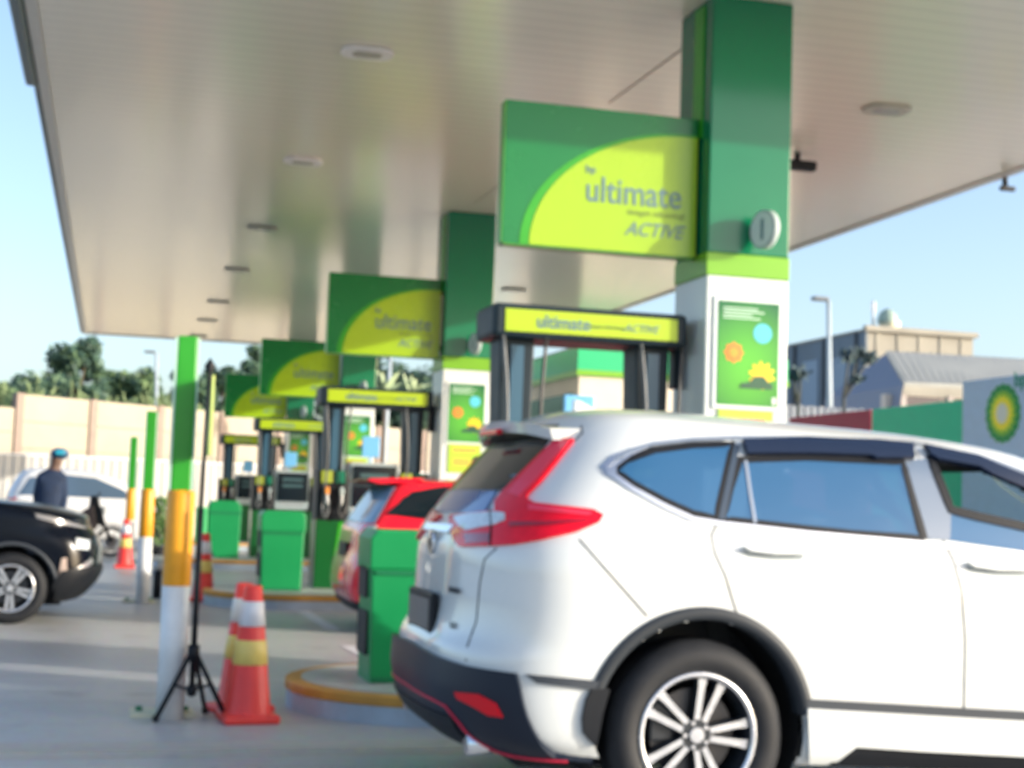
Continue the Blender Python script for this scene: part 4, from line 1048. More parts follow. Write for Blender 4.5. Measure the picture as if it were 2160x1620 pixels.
bpx('day_light', [(72, 1083), (110, 1090), (180, 1112), (182, 1116), (120, 1104), (76, 1092)], mat('lamp_smoke', (.20, .20, .21), .2), off=.006)
bpx('chrome_trim', [(196, 1120), (214, 1138), (212, 1182), (205, 1190), (208, 1150)], M_CHR)
bpx('chrome_trim', [(122, 1215), (130, 1178), (140, 1176), (142, 1218)], mat('pale_rust_trim', (.45, .36, .32), .35, metal=.5))
bpx('chrome_trim', [(150, 1206), (172, 1192), (192, 1176), (196, 1186), (176, 1202)], M_CHR)
bpx('fog_lamp', [(180, 1236), (196, 1230), (200, 1240), (186, 1246)], M_LAMPC)
bpx('front_bumper', [(128, 1205), (214, 1190), (214, 1210), (165, 1262), (105, 1262), (110, 1235)], M_BLACK, off=.016, depth=.03)
CB.patch('side_window', [(.0, 1.18), (.15, 1.48), (.9, 1.55), (1.5, 1.40), (1.95, 1.15)], M_SCREEN, off=.005, src='side')
CB.patch('windscreen', [(2.35, 10.3), (2.35, 13.0), (3.0, 13.0), (3.0, 10.3)], M_SCREEN, off=.004, src='at', both=True)
for P in ([(2.05, 1.10), (2.12, .8), (2.10, .3)],): CB.ribbon('panel_seam', P, M_SEAM, w=.008, off=.002, src='side')
# white car far away on the left
L_F = [(.24, -.6, 3.2, .78, .4, .45), (.40, -.72, 3.34, .84, .45, .5), (.60, -.74, 3.38, .86, .45, .6), (.80, -.72, 3.34, .865, .45, .65), (.95, -.70, 3.15, .86, .45, .6), (1.05, -.69, 2.6, .85, .44, .5), (1.12, -.68, 2.30, .83, .42, .5),
       (1.30, -.60, 1.95, .78, .4, .4), (1.48, -.50, 1.6, .72, .36, .4), (1.60, -.38, 1.2, .64, .34, .4), (1.66, -.2, .9, .5, .3, .3), (1.69, .1, .5, .15, .1, .1)]
fc, CF = simple_car('parked_car', 'distant white car in front of the white corrugated fence, behind the person', -1.40, 32.9, L_F, mat('white_car_paint', (.74, .75, .76), .3, coat=.5), .31, 2.5, rot=0)
CF.patch('side_window', [(-.42, 1.10), (-.22, 1.46), (.35, 1.55), (1.1, 1.50), (1.65, 1.28), (1.95, 1.08)], mat('far_glass_blue', (.08, .13, .20), .1, ior=1.8), off=.006, src='side')
CF.patch('tail_lamp', [(-.62, .80), (-.62, 1.02), (-.45, 1.04), (-.48, .84)], M_LAMPR, off=.012, src='side')
# ------------------------------------------------------------------ person beside the black car
def skin_mesh(name, verts, edges, radii, m, parent, sub=2):
    bm = bmesh.new(); lay = bm.verts.layers.skin.verify(); V = []
    for v, r in zip(verts, radii):
        q = bm.verts.new(Vector(v)); q[lay].radius = (r, r) if not isinstance(r, tuple) else r; V.append(q)
    V[0][lay].use_root = True
    for a, b_ in edges: bm.edges.new((V[a], V[b_]))
    me = bpy.data.meshes.new('tmp'); bm.to_mesh(me); bm.free()
    o = bpy.data.objects.new('tmp', me); sc.collection.objects.link(o)
    md = o.modifiers.new('s', 'SKIN'); md.use_smooth_shade = True
    ms = o.modifiers.new('d', 'SUBSURF'); ms.levels = sub; ms.render_levels = sub
    dg = bpy.context.evaluated_depsgraph_get(); dg.update()
    me2 = bpy.data.meshes.new_from_object(o.evaluated_get(dg)); me2.name = name
    bpy.data.objects.remove(o)
    me2.transform(Matrix.Translation(-wloc(parent))); me2.materials.clear(); me2.materials.append(m)
    for p in me2.polygons: p.use_smooth = True
    q = bpy.data.objects.new(name, me2); sc.collection.objects.link(q); q.parent = parent
    return q
M_NAVY = mat('navy_cloth', (.012, .028, .07), .8, var=.2, scale=14); M_SKIN = mat('skin', (.13, .075, .055), .55); M_TROU = mat('dark_trousers', (.02, .025, .035), .85)
def person():
    x, y = -.70, 19.0
    t = thing('person', 'person in dark navy jacket and blue cap standing behind the black car', 'person', (x, y, 0))
    P = lambda a, b_, c: (x+a*.72, y+b_, c)
    V = [P(0, 0, .94), P(0, 0, 1.12), P(0, 0, 1.30), P(.02, 0, 1.44), P(.05, 0, 1.52), P(.07, .0, 1.60), P(.08, 0, 1.68),
         P(-.17, .01, 1.40), P(-.23, .02, 1.14), P(-.15, -.10, .96), P(-.10, -.15, .92), P(.19, .01, 1.40), P(.23, .0, 1.13), P(.20, -.10, .92), P(.19, -.13, .86),
         P(-.09, 0, .86), P(-.10, 0, .48), P(-.10, .03, .09), P(-.10, -.13, .04), P(.09, 0, .86), P(.10, .01, .48), P(.11, .04, .09), P(.11, -.12, .04)]
    E_ = [(0, 1), (1, 2), (2, 3), (3, 4), (4, 5), (5, 6), (3, 7), (7, 8), (8, 9), (9, 10), (3, 11), (11, 12), (12, 13), (13, 14), (0, 15), (15, 16), (16, 17), (17, 18), (0, 19), (19, 20), (20, 21), (21, 22)]
    Rr = [(.15, .12), (.16, .12), (.175, .125), (.11, .09), .055, .075, .085, .065, .048, .036, .03, .065, .048, .036, .03, .085, .06, .042, .04, .085, .06, .042, .04]
    body = skin_mesh('body', V, E_, Rr, M_NAVY, t)
    body.data.materials.append(M_SKIN); body.data.materials.append(M_TROU)
    for p in body.data.polygons:
        c = p.center + Vector(t.location)
        if c.z > 1.49: p.material_index = 1
        elif c.z < .86 and abs(c.x-x) < .18: p.material_index = 2
        elif c.z < .95 and (c.y < y-.09): p.material_index = 1
    # cap, hair
    b = MB(); b.blob((x+.08, y+.01, 1.70), .105, sub=3, sc_=(1.05, 1.1, .72)); b.build('cap', mat('cap_blue', (.02, .11, .22), .6), t)
    b = MB(); b.prism(disc(x+.08, y-.02, .125, sx=1.0, sz=1.15), 'XY', 1.668, 1.68, bevel=.004); b.build('cap_brim', M_NAVY, t)
    b = MB(); b.box((x+.085, y-.10, 1.715), (.10, .03, .055), bevel=.012); b.build('cap_patch', mat('cap_cyan', (.02, .38, .55), .5), t)
person()

# ------------------------------------------------------------------ motorcycle
def motorcycle():
    fx, y, r = .08, 29.0, .29; rx = fx-1.22
    t = thing('motorcycle', 'dark motorcycle parked before the distant white car, front wheel to the right', 'motorcycle', (fx-.6, y, 0))
    for wx in (fx, rx):
        b = MB(); b.lathe([(r-.05, -.03), (r-.01, -.035), (r, 0), (r-.01, .035), (r-.05, .03)], (wx, y, r), 'Y', n=32)
        wv = b.build('wheel', M_RUBBER, t)
        b = MB(); b.lathe([(r-.045, -.02), (r-.065, 0), (r-.045, .02)], (wx, y, r), 'Y', n=32); b.cyl((wx, y-.05, r), (wx, y+.05, r), .04)
        for k in range(10):
            a = R(36*k); b.cyl((wx, y, r), (wx+(r-.05)*math.cos(a), y, r+(r-.05)*math.sin(a)), .009, n=6)
        b.cyl((wx, y-.035, r), (wx, y-.03, r), .12, n=20); b.build('rim', mat('moto_rim', (.22, .2, .2), .5), wv)
    b = MB()
    for s_ in (-.07, .07): b.tube([(fx, y+s_, r), (fx-.17, y+s_, .66), (fx-.26, y+s_, .95)], .035)
    b.build('fork', M_BLACK, t)
    b = MB(); b.tube([(fx-.32, y-.34, 1.02), (fx-.26, y-.16, 1.03), (fx-.25, y, .97), (fx-.26, y+.16, 1.03), (fx-.32, y+.34, 1.02)], .014)
    for s_ in (-1, 1):
        b.tube([(fx-.27, y+.16*s_, 1.03), (fx-.26, y+.22*s_, 1.16)], .006); b.blob((fx-.26, y+.23*s_, 1.19), .05, sc_=(.4, 1.2, .8))
    b.build('handlebar', M_BLACK, t)
    b = MB(); b.prism([(fx-.36, .62), (fx-.10, .56), (fx-.22, .90), (fx-.30, 1.16), (fx-.42, 1.14), (fx-.44, .92)], 'XZ', y-.10, y+.10, bevel=.04); b.blob((fx-.17, y, .88), .08, mi=1, sc_=(.5, 1, 1)); b.build('front_cowl', [M_BLACK, M_LAMPC], t)
    b = MB()
    pts = [R(a) for a in range(25, 150, 12)]
    b.prism([(fx+(r+.03)*math.cos(a), r+(r+.03)*math.sin(a)) for a in pts]+[(fx+(r+.05)*math.cos(a), r+(r+.05)*math.sin(a)) for a in reversed(pts)], 'XZ', y-.06, y+.06); b.build('mudguard', M_BLACK, t)
    b = MB(); b.prism([(fx-.36, .98), (fx-.26, .55), (fx-.62, .26), (fx-.98, .32), (rx-.05, .62), (rx-.28, .78), (rx-.2, .84), (fx-.72, .74)], 'XZ', y-.13, y+.13, bevel=.03); b.build('frame', mat('moto_dark_brown', (.06, .04, .04), .4), t)
    b = MB(); b.prism([(fx-.62, .76), (fx-.95, .74), (rx-.25, .86), (rx-.2, .94), (fx-1.0, .86), (fx-.66, .84)], 'XZ', y-.13, y+.13, bevel=.02); b.build('seat', M_BLACK, t)
    b = MB(); b.box((fx-.66, y, .36), (.3, .22, .24), bevel=.04); b.cyl((fx-.6, y-.14, .30), (rx-.2, y-.16, .34), .04); b.build('engine', M_STEEL, t)
motorcycle()

# ------------------------------------------------------------------ wall, corrugated fence, plants on the left
A0, A1 = PY(40, 828, 45), PY(350, 850, 48.4); dirw = Vector((A1.x-A0.x, A1.y-A0.y, 0)).normalized(); nw = Vector((dirw.y, -dirw.x, 0))
M_WALL = mat('beige_panel', (.42, .37, .285), .8, var=.10, scale=.7, bump=.2); M_WPOST = mat('wall_post', (.30, .23, .19), .8, var=.1)
wl = thing('perimeter_wall', 'beige precast panel wall with brown posts below the trees', 'wall', (A0.x, A0.y, 0))
rotw = Matrix.Rotation(math.atan2(dirw.y, dirw.x), 3, 'Z'); L0 = Vector((A0.x, A0.y, 0)); ZT = 3.95
sp_ = 2.62; k0 = -3
for k in range(k0, 12):
    s0 = L0+dirw*(k*sp_); top = ZT if k >= 0 else ZT-.42
    b = MB(); c = s0+dirw*sp_/2; 
    for j in range(5):
        h = top/5; b.box(c+Vector((0, 0, h*(j+.5))), (sp_-.22, .10, h-.012), rot=rotw, bevel=.006)
    b.build('wall_panel', M_WALL, wl)
    b = MB(); b.box(s0+Vector((0, 0, (top+.02)/2)), (.26, .24, top+.02), rot=rotw, bevel=.01); b.build('wall_post', M_WPOST, wl)
B0, B1 = PY(0, 961, 42.5), PY(350, 971, 44); db = Vector((B1.x-B0.x, B1.y-B0.y, 0)).normalized(); nb = Vector((db.y, -db.x, 0))
bf = thing('corrugated_fence', 'white corrugated metal fence below the beige wall', 'fence', (B0.x, B0.y, 0))
b = MB(); n = 0; P = []; x = -6
pts = []
while x < 30:
    pts += [(x, 0), (x+.10, 0), (x+.13, .035), (x+.22, .035)]; x += .25
lo = [b.bm.verts.new(Vector((B0.x, B0.y, 0))+db*u+nb*v) for u, v in pts]; hi = [b.bm.verts.new(Vector((B0.x, B0.y, 2.12))+db*u+nb*v) for u, v in pts]
for i in range(len(pts)-1): b.bm.faces.new((lo[i], lo[i+1], hi[i+1], hi[i]))
b.build('sheet', mat('fence_white', (.52, .50, .45), .5, var=.06, scale=1), bf)
b = MB(); c = Vector((B0.x, B0.y, 2.14))+db*12; b.box(c, (36, .08, .05), rot=Matrix.Rotation(math.atan2(db.y, db.x), 3, 'Z')); b.build('top_rail', M_WPAINT, bf)

M_LEAF = mat('leaf_green', (.085, .15, .075), .6, var=.35, scale=2.5); M_LEAFL = mat('leaf_light_green', (.16, .24, .10), .6, var=.3, scale=2.5); M_LEAFD = mat('leaf_dark_green', (.05, .105, .075), .6, var=.3, scale=2)  # haze over the far trees is mixed into these lightened leaf colours
M_BARK = mat('bark', (.10, .075, .05), .9, var=.2, bump=.4)
def tree(label, x, y, h, rx, rz, zc, mats, nclump=36, nleaf=170, leaf=.20, seed=1, name='tree', group='trees behind the wall'):
    rnd = random.Random(seed)
    t = thing(name, label, 'tree', (x, y, 0), group)
    b = MB(); b.tube([(x, y, 0), (x+.1, y, zc*.4), (x-.05, y, zc*.8), (x, y, zc+.3*rz)], .2, rads=[.26, .2, .15, .06])
    cl = []
    for k in range(nclump):
        a = rnd.uniform(0, 2*math.pi); e = rnd.uniform(-.75, 1); q = rnd.uniform(.35, 1)**.6
        c = Vector((x+rx*q*math.cos(a)*math.sqrt(1-e*e*.8), y+rx*q*math.sin(a)*math.sqrt(1-e*e*.8), zc+rz*q*e)); cl.append((c, rnd.uniform(.22, .42)*min(rx, rz)))
        if k % 2 == 0: b.tube([(x, y, zc*.75), (x+(c.x-x)*.5, y+(c.y-y)*.5, (zc*.75+c.z)/2+.2), c], .05, n=5, rads=[.1, .06, .02])
    b.build('trunk', M_BARK, t)
    bm = bmesh.new()
    for c, r in cl:
        for j in range(nleaf):
            d = Vector((rnd.gauss(0, 1), rnd.gauss(0, 1), rnd.gauss(0, .8))).normalized()*r*rnd.uniform(.55, 1.15); p = c+d
            u = Vector((rnd.gauss(0, 1), rnd.gauss(0, 1), rnd.gauss(0, .6))).normalized(); v = u.orthogonal().normalized(); L = leaf*rnd.uniform(.6, 1.3)
            f = bm.faces.new([bm.verts.new(p+u*L), bm.verts.new(p+v*L*.45), bm.verts.new(p-u*L), bm.verts.new(p-v*L*.45)])
            f.material_index = 1 if rnd.random() < .3 else 0
    link('crown', bm, mats, t)
MA = [M_LEAF, M_LEAFL]; MD = [M_LEAFD, M_LEAF]; ML = [M_LEAFL, M_LEAF]
def T(px, pytop, wpx, Y, label, mats, seed, low=.35, **k):
    p = PY(px, pytop, Y); h = p.z; rx = wpx/2/FPX*Y*1.02; rz = h*(1-low)/2
    tree(label, p.x, Y, h, rx, rz, h-rz, mats, seed=seed, **k)
T(165, 722, 125, 70, 'tall rounded dark tree rising highest above the wall at left', MD, 3, nclump=34)
T(230, 738, 40, 71, 'small side crown leaning off the right of the tallest tree at left', MD, 31, nclump=12)
T(285, 783, 120, 66, 'low spreading tree to the right of the tallest tree at left', MA, 4)
T(60, 790, 140, 68, 'low hazy tree at the left picture edge', MD, 5)
T(-20, 800, 120, 64, 'pale green low tree cut by the left picture edge', MA, 6)
T(395, 770, 80, 70, 'tree half hidden behind the tall green marker post', MD, 7)
T(475, 752, 95, 72, 'dark tree to the right of the black banner pole', MD, 8, nclump=34)
T(540, 738, 100, 74, 'tall dark tree just under the far canopy edge', MD, 9, nclump=34)
T(640, 760, 120, 75, 'tree behind the third hanging sign', MD, 10)
T(750, 750, 130, 76, 'tree behind the second hanging sign', MD, 11)
T(850, 748, 140, 76, 'dark tree filling the gap under the second hanging sign', MD, 12, nclump=40, low=.2)
T(960, 770, 120, 78, 'tree behind the second canopy pillar', MD, 13)
# creepers and reeds sticking up behind the wall
bm = bmesh.new(); rnd = random.Random(5)
for k in range(150):
    s_ = rnd.uniform(-3, 24); p = L0+dirw*s_-nw*rnd.uniform(.3, .8); h = ZT+rnd.uniform(.1, .7)*rnd.random()+.05; lean = rnd.uniform(-.25, .25); w_ = rnd.uniform(.02, .05)
    q = [p+Vector((-w_, 0, 2.0)), p+Vector((w_, 0, 2.0)), p+dirw*lean+Vector((w_*.6, 0, h)), p+dirw*lean+Vector((-w_*.6, 0, h))]
    bm.faces.new([bm.verts.new(v) for v in q])
    for j in range(10):
        z = rnd.uniform(ZT-.8, h); c = p+dirw*lean*(z/h)+Vector((0, 0, z)); u = Vector((rnd.gauss(0, 1), rnd.gauss(0, 1), rnd.gauss(.4, 1))).normalized()*rnd.uniform(.08, .24); v = u.orthogonal().normalized()*.05
        f = bm.faces.new([bm.verts.new(c+u), bm.verts.new(c+v), bm.verts.new(c-u), bm.verts.new(c-v)]); f.material_index = 0
tag(link('undergrowth', bm, [mat('reed_green', (.16, .22, .10), .7, var=.3, scale=2)]), 'thin reeds and weeds growing up behind the beige wall', 'weeds', kind='stuff')
# pale broad leaved plant above the second dispenser beam
def agave(px, py, Y, label, k=9, L=1.0):
    p = PY(px, py, Y); t = thing('broad_leaved_plant', label, 'plant', (p.x, Y, 0), 'pale plants behind the second dispenser')
    rnd = random.Random(int(px)); b = MB(); b.cyl((p.x, Y, 0), (p.x, Y, p.z), .07, .05); b.build('stem', M_BARK, t)
    for j in range(k):
        a = rnd.uniform(0, 6.28); e = rnd.uniform(.5, 1.4); d = Vector((math.cos(a)*math.cos(e), math.sin(a)*math.cos(e)*.5, math.sin(e))); s_ = d.orthogonal().normalized()
        if abs(s_.x) < .3: s_ = Vector((1, 0, 0))
        l = L*rnd.uniform(.6, 1.1); w_ = .10*L; bm = bmesh.new(); Pp = Vector((p.x, Y, p.z)); row = []
        for i in range(6):
            u = i/5; c = Pp+d*l*u-Vector((0, 0, .25*l*u*u*math.cos(e))); ww = w_*math.sin(math.pi*min(.12+u*.88, 1))
            row.append((bm.verts.new(c-s_*ww), bm.verts.new(c+Vector((0, .02, -.02))), bm.verts.new(c+s_*ww)))
        for r0, r1 in zip(row, row[1:]):
            bm.faces.new((r0[0], r0[1], r1[1], r1[0])); bm.faces.new((r0[1], r0[2], r1[2], r1[1]))
        link('leaf', bm, mat('leaf_pale_green', (.30, .38, .22), .5), t)
agave(812, 828, 46.5, 'left pale broad leaved plant above the second dispenser beam', 10, 1.05)
agave(866, 828, 46.5, 'right pale broad leaved plant above the second dispenser beam', 9, .85)
# shrubs between the marker posts
def shrub(x, y, h, label, seed):
    rnd = random.Random(seed); t = thing('shrub', label, 'shrub', (x, y, 0), 'green shrubs beside the island ends')
    b = MB(); b.cyl((x, y, 0), (x, y, .10), .14, .17, n=16); b.cyl((x, y, .1), (x, y, h*.6), .02); b.build('pot', M_BLACK, t)
    bm = bmesh.new()
    for j in range(420):
        a = rnd.uniform(0, 6.28); q = rnd.random()**.5*.2; z = rnd.uniform(.22, h); p = Vector((x+q*math.cos(a), y+q*math.sin(a), z)); u = Vector((rnd.gauss(0, 1), rnd.gauss(0, 1), rnd.gauss(0, 1))).normalized()*.06; v = u.orthogonal().normalized()*.03
        f = bm.faces.new([bm.verts.new(p+u), bm.verts.new(p+v), bm.verts.new(p-u), bm.verts.new(p-v)]); f.material_index = rnd.random() < .3
    link('foliage', bm, [mat('shrub_green', (.05, .14, .02), .6, var=.3, scale=6), M_LEAFL], t)
p = PG(338, 1180); shrub(p.x+.02, p.y+2, 1.15, 'upright green shrub between the near and second marker posts', 4)
# small valve stand near the second post
p = PG(330, 1262)
t = thing('hose_stand', 'small dark hydrant like stand on the ground between the marker posts', 'stand', (p.x, p.y, 0))
b = MB(); b.cyl((p.x, p.y, 0), (p.x, p.y, .34), .05, n=14); b.build('stand_pipe', M_BLACK, t)
b = MB(); b.blob((p.x, p.y, .38), .07, sub=2); b.cyl((p.x-.1, p.y, .30), (p.x+.1, p.y, .30), .03, n=10); b.build('valve_head', M_STEEL, t)

# ------------------------------------------------------------------ street lamps far away
def lamp(px0, py0, px1, py1, Y, label, arm=-1):
    a = PY(px0, py0, Y); c = PY(px1, py1, Y); t = thing('street_lamp', label, 'street lamp', (a.x, Y, 0), 'distant street lamps')
    b = MB(); top = Vector((c.x, Y, c.z)); bot = Vector((a.x+(a.x-c.x)*0, Y, 0)); b.tube([bot, bot.lerp(top, .6), top], .06, rads=[.10, .08, .06]); b.build('pole', mat('lamp_pole_grey', (.40, .47, .52), .5), t)
    b = MB(); b.box(top+Vector((arm*.25, 0, .04)), (.45, .25, .11), bevel=.04); b.build('lamp_head', mat('lamp_head_grey', (.16, .18, .2), .5), t)
lamp(1758, 860, 1748, 635, 35, 'pale leaning street lamp pole in front of the blue grey building')
lamp(345, 850, 330, 745, 60, 'faint thin street lamp left of the nearest marker post')
lamp(812, 825, 824, 755, 52, 'faint pale pole under the second hanging sign')

# ------------------------------------------------------------------ shop building behind
def shop():
    X0, Yf, X1, Yb = 9.56, 30.0, 14.5, 34.2; zt = 4.66
    t = thing('shop_building', 'shop with green and lime fascia seen through the nearest dispenser', 'building', (X0, Yf, 0))
    b = MB(); b.box(((X0+X1)/2, (Yf+Yb)/2, 2.05), (X1-X0-.1, Yb-Yf-.1, 4.1)); wl_ = b.build('wall', mat('shop_wall', (.64, .58, .48), .7, var=.06, scale=1), t)
    b = MB(); b.box(((X0+X1)/2, (Yf+Yb)/2, 4.42), (X1-X0, Yb-Yf, .50)); b.build('fascia', mat('shop_green', (.01, .40, .16), .4), t)
    b = MB(); b.box(((X0+X1)/2, (Yf+Yb)/2, 4.12), (X1-X0+.04, Yb-Yf+.04, .12)); b.build('lime_trim', M_LIME, t)
    for x in (10.9, 12.6):
        b = MB(); b.box((x, Yf+.03, 1.3), (1.2, .06, 2.4), bevel=.01); w_ = b.build('window', M_GREYP, t)
        b = MB(); b.box((x, Yf-.01, 1.3), (1.05, .03, 2.2)); b.build('pane', M_SCREEN, w_)
    b = MB(); b.box((X0+.03, 32.1, 1.9), (.06, 3.4, 3.6)); b.build('side_glazing', mat('shop_glass_green', (.10, .22, .20), .12, ior=1.7), t)
    b = MB(); b.box(((X0+X1)/2, (Yf+Yb)/2, 4.70), (X1-X0-.2, Yb-Yf-.2, .08)); b.build('roof', M_CLAD, t)
shop()
p = PY(1040, 810, 42)
t = thing('sign_panel', 'small green and lime panel between the second pillar and the nearest dispenser', 'sign', (p.x, 42, 0))
b = MB(); b.box((p.x, 42, p.z-.45), (1.1, .2, .85)); b.box((p.x, 41.98, p.z-.94), (1.12, .2, .12), mi=1); b.build('panel', [mat('shop_green', (.01, .40, .16), .4), M_LIME], t)
b = MB(); b.box((p.x, 42.05, (p.z-1.0)/2), (1.0, .1, p.z-1.0)); b.build('panel_base', M_WHITE, t)

# ------------------------------------------------------------------ hoarding on the right: maroon, green, pale blue with the sunburst logo
XF = 11.2
def hoard(y0, y1, z, m, label, name='hoarding_panel'):
    t = thing(name, label, 'hoarding', (XF, (y0+y1)/2, 0), 'hoarding panels on the right')
    b = MB(); b.box((XF+.06, (y0+y1)/2, z/2), (.12, y1-y0-.02, z), bevel=.006); b.build('panel', m, t)
    b = MB()
    for y in (y0+.15, y1-.15): b.box((XF+.22, y, z/2), (.1, .1, z-.1))
    b.build('support_post', M_STEEL, t)
    return t
hoard(20.3, 23.1, 2.90, mat('hoarding_maroon', (.34, .02, .07), .5, var=.06), 'maroon hoarding panel right of the tall near pillar')
hoard(17.50, 20.26, 2.90, mat('hoarding_green', (.008, .55, .32), .45, var=.04), 'green hoarding panel between the maroon one and the logo panel')
XF = 11.0
t = hoard(14.6, 17.46, 3.12, mat('hoarding_pale_blue', (.36, .55, .80), .35, var=.04), 'pale blue hoarding panel with the sunburst logo at the right edge')
# logo: petals in rings, drawn in the Y-Z plane of the panel face
c = PX(2116, 872, XF); cy, cz = c.y, c.z
def star(n, r0, r1, x, m, rot=0):
    P = []
    for k in range(n*8):
        a = 2*math.pi*k/(n*8); u = abs(math.sin(n*a/2+rot)); P.append((cy+(r0+(r1-r0)*u)*math.cos(a), cz+(r0+(r1-r0)*u)*math.sin(a)))
    b = MB(); b.prism(P, 'YZ', x-.004, x+.001); b.build('logo', m, t)
star(18, .36, .385, XF-.004, mat('logo_green', (.0, .28, .07), .4)); star(18, .25, .30, XF-.008, mat('logo_light_green', (.22, .55, .03), .4), .5)
star(18, .19, .235, XF-.012, mat('logo_yellow', (.85, .82, .03), .4)); star(18, .10, .14, XF-.016, mat('logo_pale', (.62, .72, .68), .4), .5)
text('lettering', 'bp', .26, mat('logo_teal', (.0, .26, .20), .4), t, (XF-.006, cy-.24, cz+.33), face='-X', bold=.006)

# ------------------------------------------------------------------ buildings at right
M_BLUEB = mat('blue_grey_cladding', (.13, .165, .20), .6, var=.16, scale=.4); M_BEI = mat('old_beige_concrete', (.33, .31, .26), .8, var=.18, scale=.5)
def warehouse():
    X0, Y0 = 30.1, 55.0; X1, Y1_ = 35.1, 73; z = 8.97
    t = thing('warehouse', 'blue grey flat roofed building with beige front and a dome on top', 'building', (X0, Y0, 0))
    b = MB(); b.box(((X0+X1)/2+.06, (Y0+Y1_)/2, z/2), (X1-X0, Y1_-Y0, z)); b.build('wall', M_BEI, t)
    b = MB(); b.box((X0, (Y0+Y1_)/2, z/2), (.10, Y1_-Y0+.1, z+.05)); sd_ = b.build('side_cladding', M_BLUEB, t)
    rnd = random.Random(3)
    for k in range(6):
        y = Y0+1.2+2.9*k; b = MB(); b.box((X0-.06, y+.8, 6.6+.3*rnd.random()), (.06, 1.5, 2.6)); b.build('cladding_bay', mat('bay_blue', ((.10, .15, .22) if k % 2 else (.22, .29, .37)), .5), sd_)
        b = MB(); b.box((X0-.08, y-.5, z/2), (.12, .16, z-.1)); b.build('rib', M_CLAD, sd_)
    for k in range(5):
        x = X0+.5+1.0*k; b = MB(); b.box((x, Y0-.02, 8.0), (.14, .05, 1.9)); b.build('pilaster', M_BEI, t)
    b = MB(); b.box(((X0+X1)/2+.05, Y0-.05, z+.05), (X1-X0+.3, .3, .22)); b.box(((X0+X1)/2, (Y0+Y1_)/2, z-.02), (X1-X0+.2, Y1_-Y0+.2, .1)); b.build('parapet', M_BEI, t)
warehouse()
d = PY(1872, 695, 56)
t = thing('roof_dome', 'pale green dome with bright band on the flat roof of the blue grey building', 'dome', (d.x, 56, 9.0))
b = MB(); b.lathe([(.42, 9.03), (.45, 9.3), (.44, 9.5)], (d.x+.1, 56, 0), n=20); b.build('dome_base', mat('dome_cream', (.72, .68, .48), .5), t)
b = MB(); b.lathe([(.44, 9.45), (.43, 9.65), (.34, 9.87), (.18, 10.02), (0.01, 10.08)], (d.x, 56, 0), n=20); b.build('dome_shell', mat('dome_green', (.30, .40, .34), .5), t)
d = PY(1842, 690, 56)
t = thing('roof_mast', 'faint thin mast on the roof left of the pale dome', 'mast', (d.x, 56, 9.0))
b = MB(); b.cyl((d.x, 56, 8.97), (d.x, 56, 10.35), .06); b.box((d.x, 56, 10.1), (.2, .05, .4)); b.build('mast_pole', mat('mast_pale', (.55, .60, .64), .5), t)
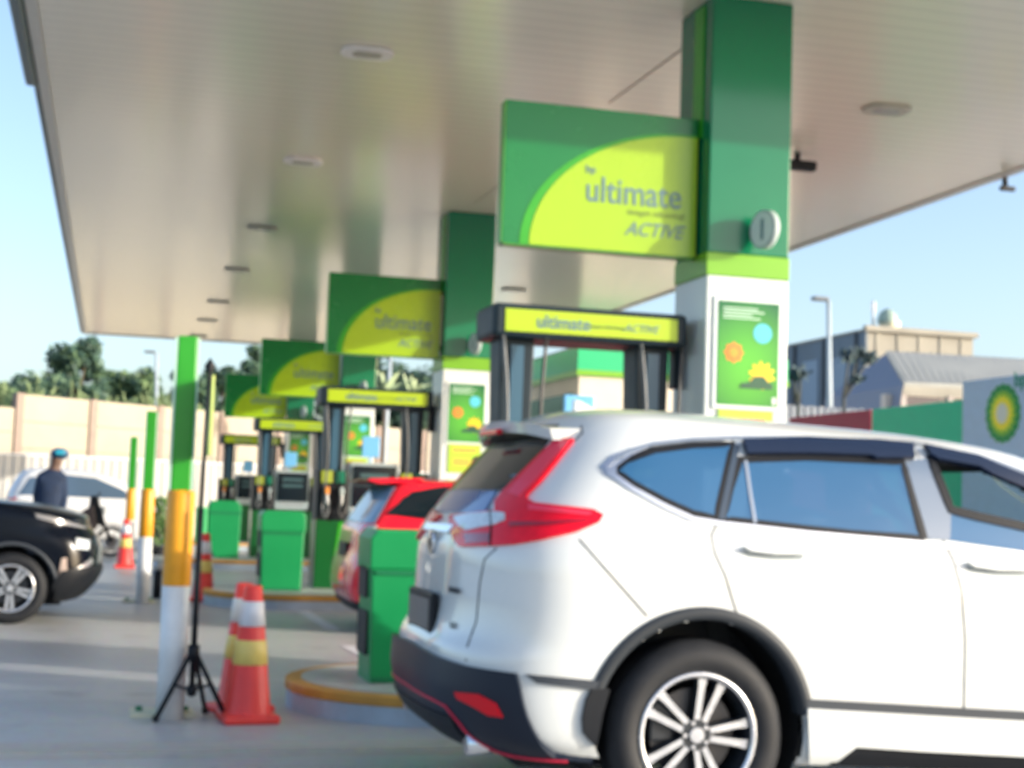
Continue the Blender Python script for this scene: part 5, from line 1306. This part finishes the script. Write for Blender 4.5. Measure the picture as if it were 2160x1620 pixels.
def hall():
    t = thing('low_hall', 'low building with pale sloping metal roof in front of the blue grey building', 'building', (27, 44, 0))
    # ridge from px 1865 to beyond the frame; eave lower and nearer
    Pa, Pb = PY(1868, 740, 45), PY(2300, 765, 45); E0, E1 = PY(1908, 806, 41.5), PY(2300, 822, 41.5)
    b = MB(); V = [b.bm.verts.new(p) for p in (Pa, Pb, E1, E0)]; b.bm.faces.new(V)
    V2 = [b.bm.verts.new(p+Vector((0, 0, -.12))) for p in (Pa, Pb, E1, E0)]; b.bm.faces.new(V2[::-1])
    for i in range(4): b.bm.faces.new((V[i], V[(i+1) % 4], V2[(i+1) % 4], V2[i]))
    for k in range(26):
        u = (k+.5)/26; A, B = Pa.lerp(Pb, u), E0.lerp(E1, u); b.tube([A+Vector((0, 0, .0)), B+Vector((0, 0, .0))], .015, n=4)
    b.build('roof', mat('roof_metal_grey', (.30, .31, .29), .5, var=.12, scale=.8), t)
    # hip end towards the left, blue
    G = PY(1845, 830, 43.5); b = MB(); b.bm.faces.new([b.bm.verts.new(p) for p in (Pa+Vector((-.02, 0, -.1)), E0+Vector((-.02, 0, -.1)), Vector((E0.x-.4, 41.8, 3)), Vector((G.x-.2, 47, 3)), Vector((G.x, 47, 5.3)))]); b.build('gable_end', mat('gable_blue_grey', (.20, .22, .28), .6), t)
    b = MB(); b.box(((E0.x+E1.x)/2, 42.3, (E0.z-.3)/2), (E1.x-E0.x+.6, .3, E0.z-.4)); w_ = b.build('wall', mat('hall_wall', (.60, .52, .44), .75, var=.05), t)
    zt_ = E0.z-.30; 
    for k in range(5):
        x = E0.x+.55+1.7*k; b = MB(); b.box((x+.5, 42.13, zt_-.36), (1.25, .08, .56)); b.build('window', mat('louvre_dark', (.09, .075, .08), .6), w_)
        b = MB(); b.box((x-.25, 42.10, zt_/2), (.2, .12, zt_)); b.build('column', mat('hall_column', (.42, .38, .36), .7), w_)
hall()
# lower outbuilding with blue siding between lamp and hall
p0 = PY(1665, 815, 30); 
t = thing('siding_fence', 'pale blue grey ribbed fence above the maroon hoarding', 'fence', (p0.x, 34, 0))
b = MB()
a0, a1 = PY(1600, 850, 34), PY(1838, 838, 34)
for k in range(34):
    x = a0.x+(a1.x-a0.x)*k/33; b.box((x, 34+.03*(k % 2), a0.z/2), ((a1.x-a0.x)/33*.98, .05, a0.z-.1*(k % 3)*.3))
b.build('siding', mat('siding_grey', (.20, .23, .28), .6, var=.1), t)
# frangipani like tree and dark bush
def bare(px0, py0, tips, Y, label):
    a = PY(px0, py0, Y); t = thing('young_tree', label, 'tree', (a.x, Y, 0), 'young trees before the blue grey building')
    b = MB(); b.tube([(a.x, Y, 0), a], .04, rads=[.06, .05]); cs = []
    for (qx, qy, r) in tips:
        q = PY(qx, qy, Y+random.uniform(-.3, .3)); b.tube([a, a.lerp(q, .5)+Vector((0, 0, -.05)), q], .03, n=6, rads=[.05, .035, .02]); cs.append((q, r))
    b.build('trunk', mat('grey_bark', (.06, .07, .075), .8), t); bm = bmesh.new(); rnd = random.Random(int(px0))
    for q, r in cs:
        for j in range(34):
            p = q+Vector((rnd.gauss(0, r*1.3), rnd.gauss(0, r), rnd.gauss(0, r*.8))); u = Vector((rnd.gauss(0, 1), rnd.gauss(0, 1), rnd.gauss(0, 1))).normalized()*.12; v = u.orthogonal().normalized()*.08
            bm.faces.new([bm.verts.new(p+u), bm.verts.new(p+v), bm.verts.new(p-u), bm.verts.new(p-v)])
    link('crown', bm, [mat('leaf_blue_dark', (.05, .085, .09), .6)], t)
bare(1780, 838, ((1790, 752, .10), (1815, 742, .08), (1833, 756, .12), (1806, 800, .05)), 32, 'leaning young tree with dark leaf tufts right of the pale lamp pole')
bare(1684, 850, ((1672, 790, .08), (1690, 785, .08)), 32, 'small dark tufted tree close to the right side of the tall near pillar')
